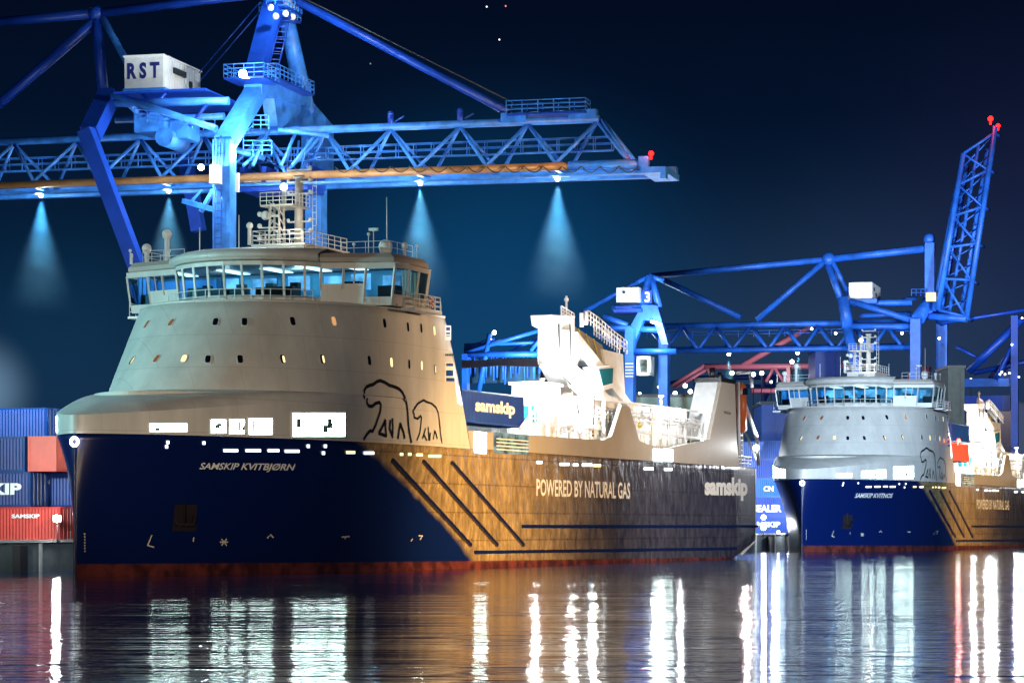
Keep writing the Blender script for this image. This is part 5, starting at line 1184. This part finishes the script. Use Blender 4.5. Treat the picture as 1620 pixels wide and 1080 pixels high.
K5 = crane_frame(1180, 800)
c5 = thing('distant_crane', 'faded red crane far away between the ship funnel and the farther ship', 'crane', K5.o, K5.a); k = K(K5, c5)
tubes(k, 'boom', [(1062, 610, 0, 1115, 578, 0, .6), (1068, 614, 0, 1118, 584, 0, .5), (1115, 580, 0, 1390, 578, 0, .9), (1175, 578, 0, 1290, 512, 0, .9), (1225, 580, 0, 1212, 604, 0, .5), (1225, 580, 0, 1240, 604, 0, .5), (1115, 580, 0, 1140, 610, 0, .6), (1190, 618, 0, 1290, 618, 0, .7), (1462, 580, 0, 1470, 625, 0, .7), (1470, 580, 0, 1462, 625, 0, .7), (1440, 590, 0, 1434, 625, 0, .6)], 'pinkcrane')
vleg(k, 1136, 1142, 600, 0, 'pinkcrane'); vleg(k, 1245, 1251, 580, 0, 'pinkcrane')
lamp('red_crane_glow', 'POINT', k.fr.w(*k.p(1180, 600, -30)), 60000, (1, .8, .8), 1)
K6 = crane_frame(1560, 520)
c6 = thing('container_crane', 'dark blue crane cut off by the right edge above the farther ship deck', 'crane', K6.o, K6.a, 'gantry cranes on the quay'); k = K(K6, c6)
tubes(k, 'boom_strut', [(1532, 588, 0, 1617, 505, 0, .75), (1490, 511, 0, 1622, 490, 0, .35), (1513, 548, 2, 1560, 573, 2, .3), (1575, 600, 0, 1605, 540, 0, .45), (1540, 590, 2, 1680, 560, 2, .5)], 'crane_dark')
g = G(); a, b = k.p(1521, 612, 0), k.p(1600, 598, 0); g.bb(a.x, b.x, 0, 1.6, a.z, b.z); g.build('portal_beam', 'crane_far', c6)
g = G(); a, b = k.p(1510, 650, 3), k.p(1598, 625, 3); g.bb(a.x, b.x, 3, 5, a.z, b.z); g.build('portal_beam', 'crane_dark', c6)
vleg(k, 1600, 1611, 500, 0, 'crane_dark'); vleg(k, 1520, 1526, 600, 1, 'crane_far')
g = G(); pl = [k.p(*p, 3) for p in ((1562, 598), (1600, 548), (1600, 598))]; g.prism(pl, (0, 1, 0)); g.build('gusset_plate', 'crane_dark', c6)
for px, py in ((1617, 503), (1585, 588), (1590, 592), (1597, 590), (1601, 545), (1612, 596), (1582, 592)):
    g = G(); g.ball(k.p(px, py, -1.5), .17, 8, 6); g.build('small_lamp', 'led_soft', c6)
lamp('right_crane_fill_light', 'SPOT', (110, 400, 22), 350000, (.7, .85, 1), 1, k.fr.w(*k.p(1570, 580, 0)), 50, .8)  # added fill spot for the crane at the right edge

# ------------------------------------------------------------ quay: yard lamps, stacks, sheds
def yard_lamp(px, py, s_or_Y, r, label, m='led', col=WHITE, power=0, group='yard floodlights'):
    Y = s_or_Y; w = Vector(((px - 810) / FPX * Y, Y, EYE + (HZ - py) * Y / FPX)); root = thing('yard_floodlight', label, 'floodlight', (w.x, w.y, 2.1), 0, group)
    h = w.z - 2.1; g = G(); g.tube((0, .3, 0), (0, .3, max(h, .3)), max(.05, r * .25), n=6); g.build('pole', 'dark', root)
    g = G(); g.bb(-r * 1.2, r * 1.2, .02, .32, h - r, h + r); g.build('lamp_housing', 'dark', root)
    g = G(); g.ball((0, -.05, h), r, 10, 8); g.build('lens', m, root)
    if power: lamp('floodlight_glow', 'POINT', (0, -.9, h + .2), power, col, .2, parent=root)
yard_lamp(90, 820, 198.5, .26, 'dazzling floodlight in front of the blue container beside the bow', 'led_hot', power=500)
yard_lamp(1208, 834, 364, .32, 'bright floodlight close behind the stern of the nearer ship', 'led_hot', power=500)
yard_lamp(1250, 832, 376, .36, 'bright floodlight low on the quay beside the bow of the farther ship', 'led_hot', power=900)
yard_lamp(1231, 841, 370, .2, 'smaller light between the two bright quay floodlights')
yard_lamp(-14, 600, 240, .5, 'tall floodlight just outside the left edge of the picture', 'led', power=2500)
for i, (px, py, lb) in enumerate(((1068, 622, 'lowest pinkish lamp left of the ship funnel'), (1084, 610, 'pinkish lamp left of the ship funnel, highest of its cluster'), (1092, 619, 'pinkish lamp nearest the ship funnel'), (1192, 592, 'white lamp right of the ship funnel'), (1205, 590, 'white lamp between funnel and farther ship'), (1253, 572, 'small lamp above the left end of the farther bridge'), (1158, 590, 'small lamp directly behind the funnel top'))):
    yard_lamp(px, py, 640, .5, lb, 'led_soft')
for i, (px, py, lb) in enumerate(((1515, 697, 'red lamp beside the farther ship house'),)):
    Y = SHIP2.w(44, -9.6, 0).y
    w = Vector(((px - 810) / FPX * Y, Y - 1, EYE + (HZ - py) * Y / FPX)); g = G(); g.ball((0, 0, 0), .26, 8, 6); g.tube((0, .2, 0), (0, 1.0, -.6), .05, n=6); o = g.build('red_signal_lamp', 'red_hot', None); o.location = w; tag(o, 'small red lamp at the aft edge of the farther bow house', 'signal lamp')
    lamp('red_lamp_glow', 'POINT', (0, -.6, 0), 50, (1, .05, .05), .1, parent=o)
GG = 'containers stacked in the gap between the ships'
def stack(s, px, lv, col, label, logo=None, L=6.1, **kk): cont(s, px, z0 + 2.62 * lv, L, col, label, logo, group=GG, **kk)
stack(213, 1248, 0, 'cblue_logo', 'blue container at ground level in the gap between the ships', 'SAMSKIP', 12.2, logo_box=(.5, .9, .4, .7))
stack(213, 1250, 1, 'cblue_logo', 'blue container second from the ground in the gap between the ships', 'SEALER', 12.2, logo_box=(.56, .9, .2, .6))
stack(213, 1248, 2, 'cblue', 'brighter blue container third from the ground in the gap between the ships', 'CN', 12.2, logo_box=(.70, .82, .3, .6))
stack(213, 1249, 3, 'cblue_logo', 'blue container fourth from the ground in the gap between the ships', None, 12.2)
stack(213, 1247, 4, 'cmid', 'dull blue container topmost in the gap between the ships', None, 12.2)
lamp('gap_stack_fill_light', 'SPOT', (23, 343, 12), 150000, (.8, .9, 1), .5, (41, 384, 5), 34, .8)  # unseen spot over the water, added to brighten the gap stack
YG = 'containers stacked far back on the quay'
for i, (s, t, lv, c, lb) in enumerate(((185, -34, 4, 'cgreen', 'grey green container highest behind the white deck frames'), (200, -30, 4, 'cgreen', 'grey green container beside the funnel, far back'), )):
    pass
def shed(px0, px1, ytop, Y, m, label, name='harbour_shed'):
    x0, x1 = (px0 - 810) / FPX * Y, (px1 - 810) / FPX * Y; zt_ = EYE + (HZ - ytop) * Y / FPX
    root = thing(name, label, 'building', ((x0 + x1) / 2, Y, 2.1)); w = (x1 - x0) / 2; h = zt_ - 2.1
    g = G(); g.bb(-w, w, 0, 14, 0, h); g.build('wall', m, root)
    g = G(); g.bb(-w - .2, w + .2, -.2, 14.2, h + .003, h + .5); g.build('roof', 'dark', root)
    g = G(); n = max(2, int(w * 2 / 3))
    for i in range(n): x = -w + (i + .5) * 2 * w / n; g.bb(x - .08, x + .08, -.1, -.002, 0, h)
    g.build('wall_ribs', m, root)
shed(990, 1112, 628, 470, 'cgreen', 'long grey green shed behind the deck of the nearer ship')
shed(1500, 1526, 582, 500, 'grey_dim', 'dull grey silo building right of the raised boom crane')
shed(1205, 1290, 640, 420, 'cmid', 'dark blue shed left of the farther ship bridge')
shed(1290, 1330, 556, 600, 'crane_dark', 'deep blue block behind the mast of the farther ship')
shed(1600, 1740, 640, 560, 'cnavy', 'navy shed at the right edge behind the farther ship deck')
shed(735, 850, 640, 420, 'cnavy', 'dark blue shed behind the deck container of the nearer ship')
K8 = crane_frame(1120, 900)
c8 = thing('distant_crane', 'low dark crane portal very far away behind the funnel of the nearer ship', 'crane', K8.o, K8.a, 'gantry cranes on the quay'); k = K(K8, c8)
for x in (1098, 1128, 1206, 1228): vleg(k, x, x + 4, 596, 0, 'crane_dark')
tubes(k, 'portal_tie', [(1090, 598, 0, 1240, 596, 0, .8), (1098, 612, 0, 1232, 610, 0, .6), (1100, 640, 0, 1128, 598, 0, .5), (1206, 640, 0, 1228, 598, 0, .5), (1060, 606, 0, 1100, 596, 0, .6)], 'crane_dark')
for i, (px, py, lb) in enumerate(((1012, 622, 'small lamp above the shed, leftmost of the far lamps'), (1042, 612, 'small lamp beside the right leg of crane 3'), (1220, 604, 'small lamp over the dark shed left of the farther bridge'), (1242, 620, 'lower small lamp left of the farther bridge'), (1536, 600, 'small lamp right of the farther bridge'))):
    yard_lamp(px, py, 700, .32, lb, 'led_soft')
# lights of aircraft high in the sky
for px, py, m, lb in ((770, 11, 'star', 'tiny white aircraft light at the top of the sky'), (800, 10, 'star_red', 'tiny red aircraft light at the top of the sky'), (790, 63, 'star', 'tiny white light in the sky below the red one'), (586, 101, 'star_dim', 'very faint light in the sky left of the others')):
    Y = 2500; g = G(); g.ball((0, 0, 0), .75, 8, 6); o = g.build('aircraft_light', m, None); o.location = ((px - 810) / FPX * Y, Y, EYE + (HZ - py) * Y / FPX); tag(o, lb, 'light', 'aircraft lights')
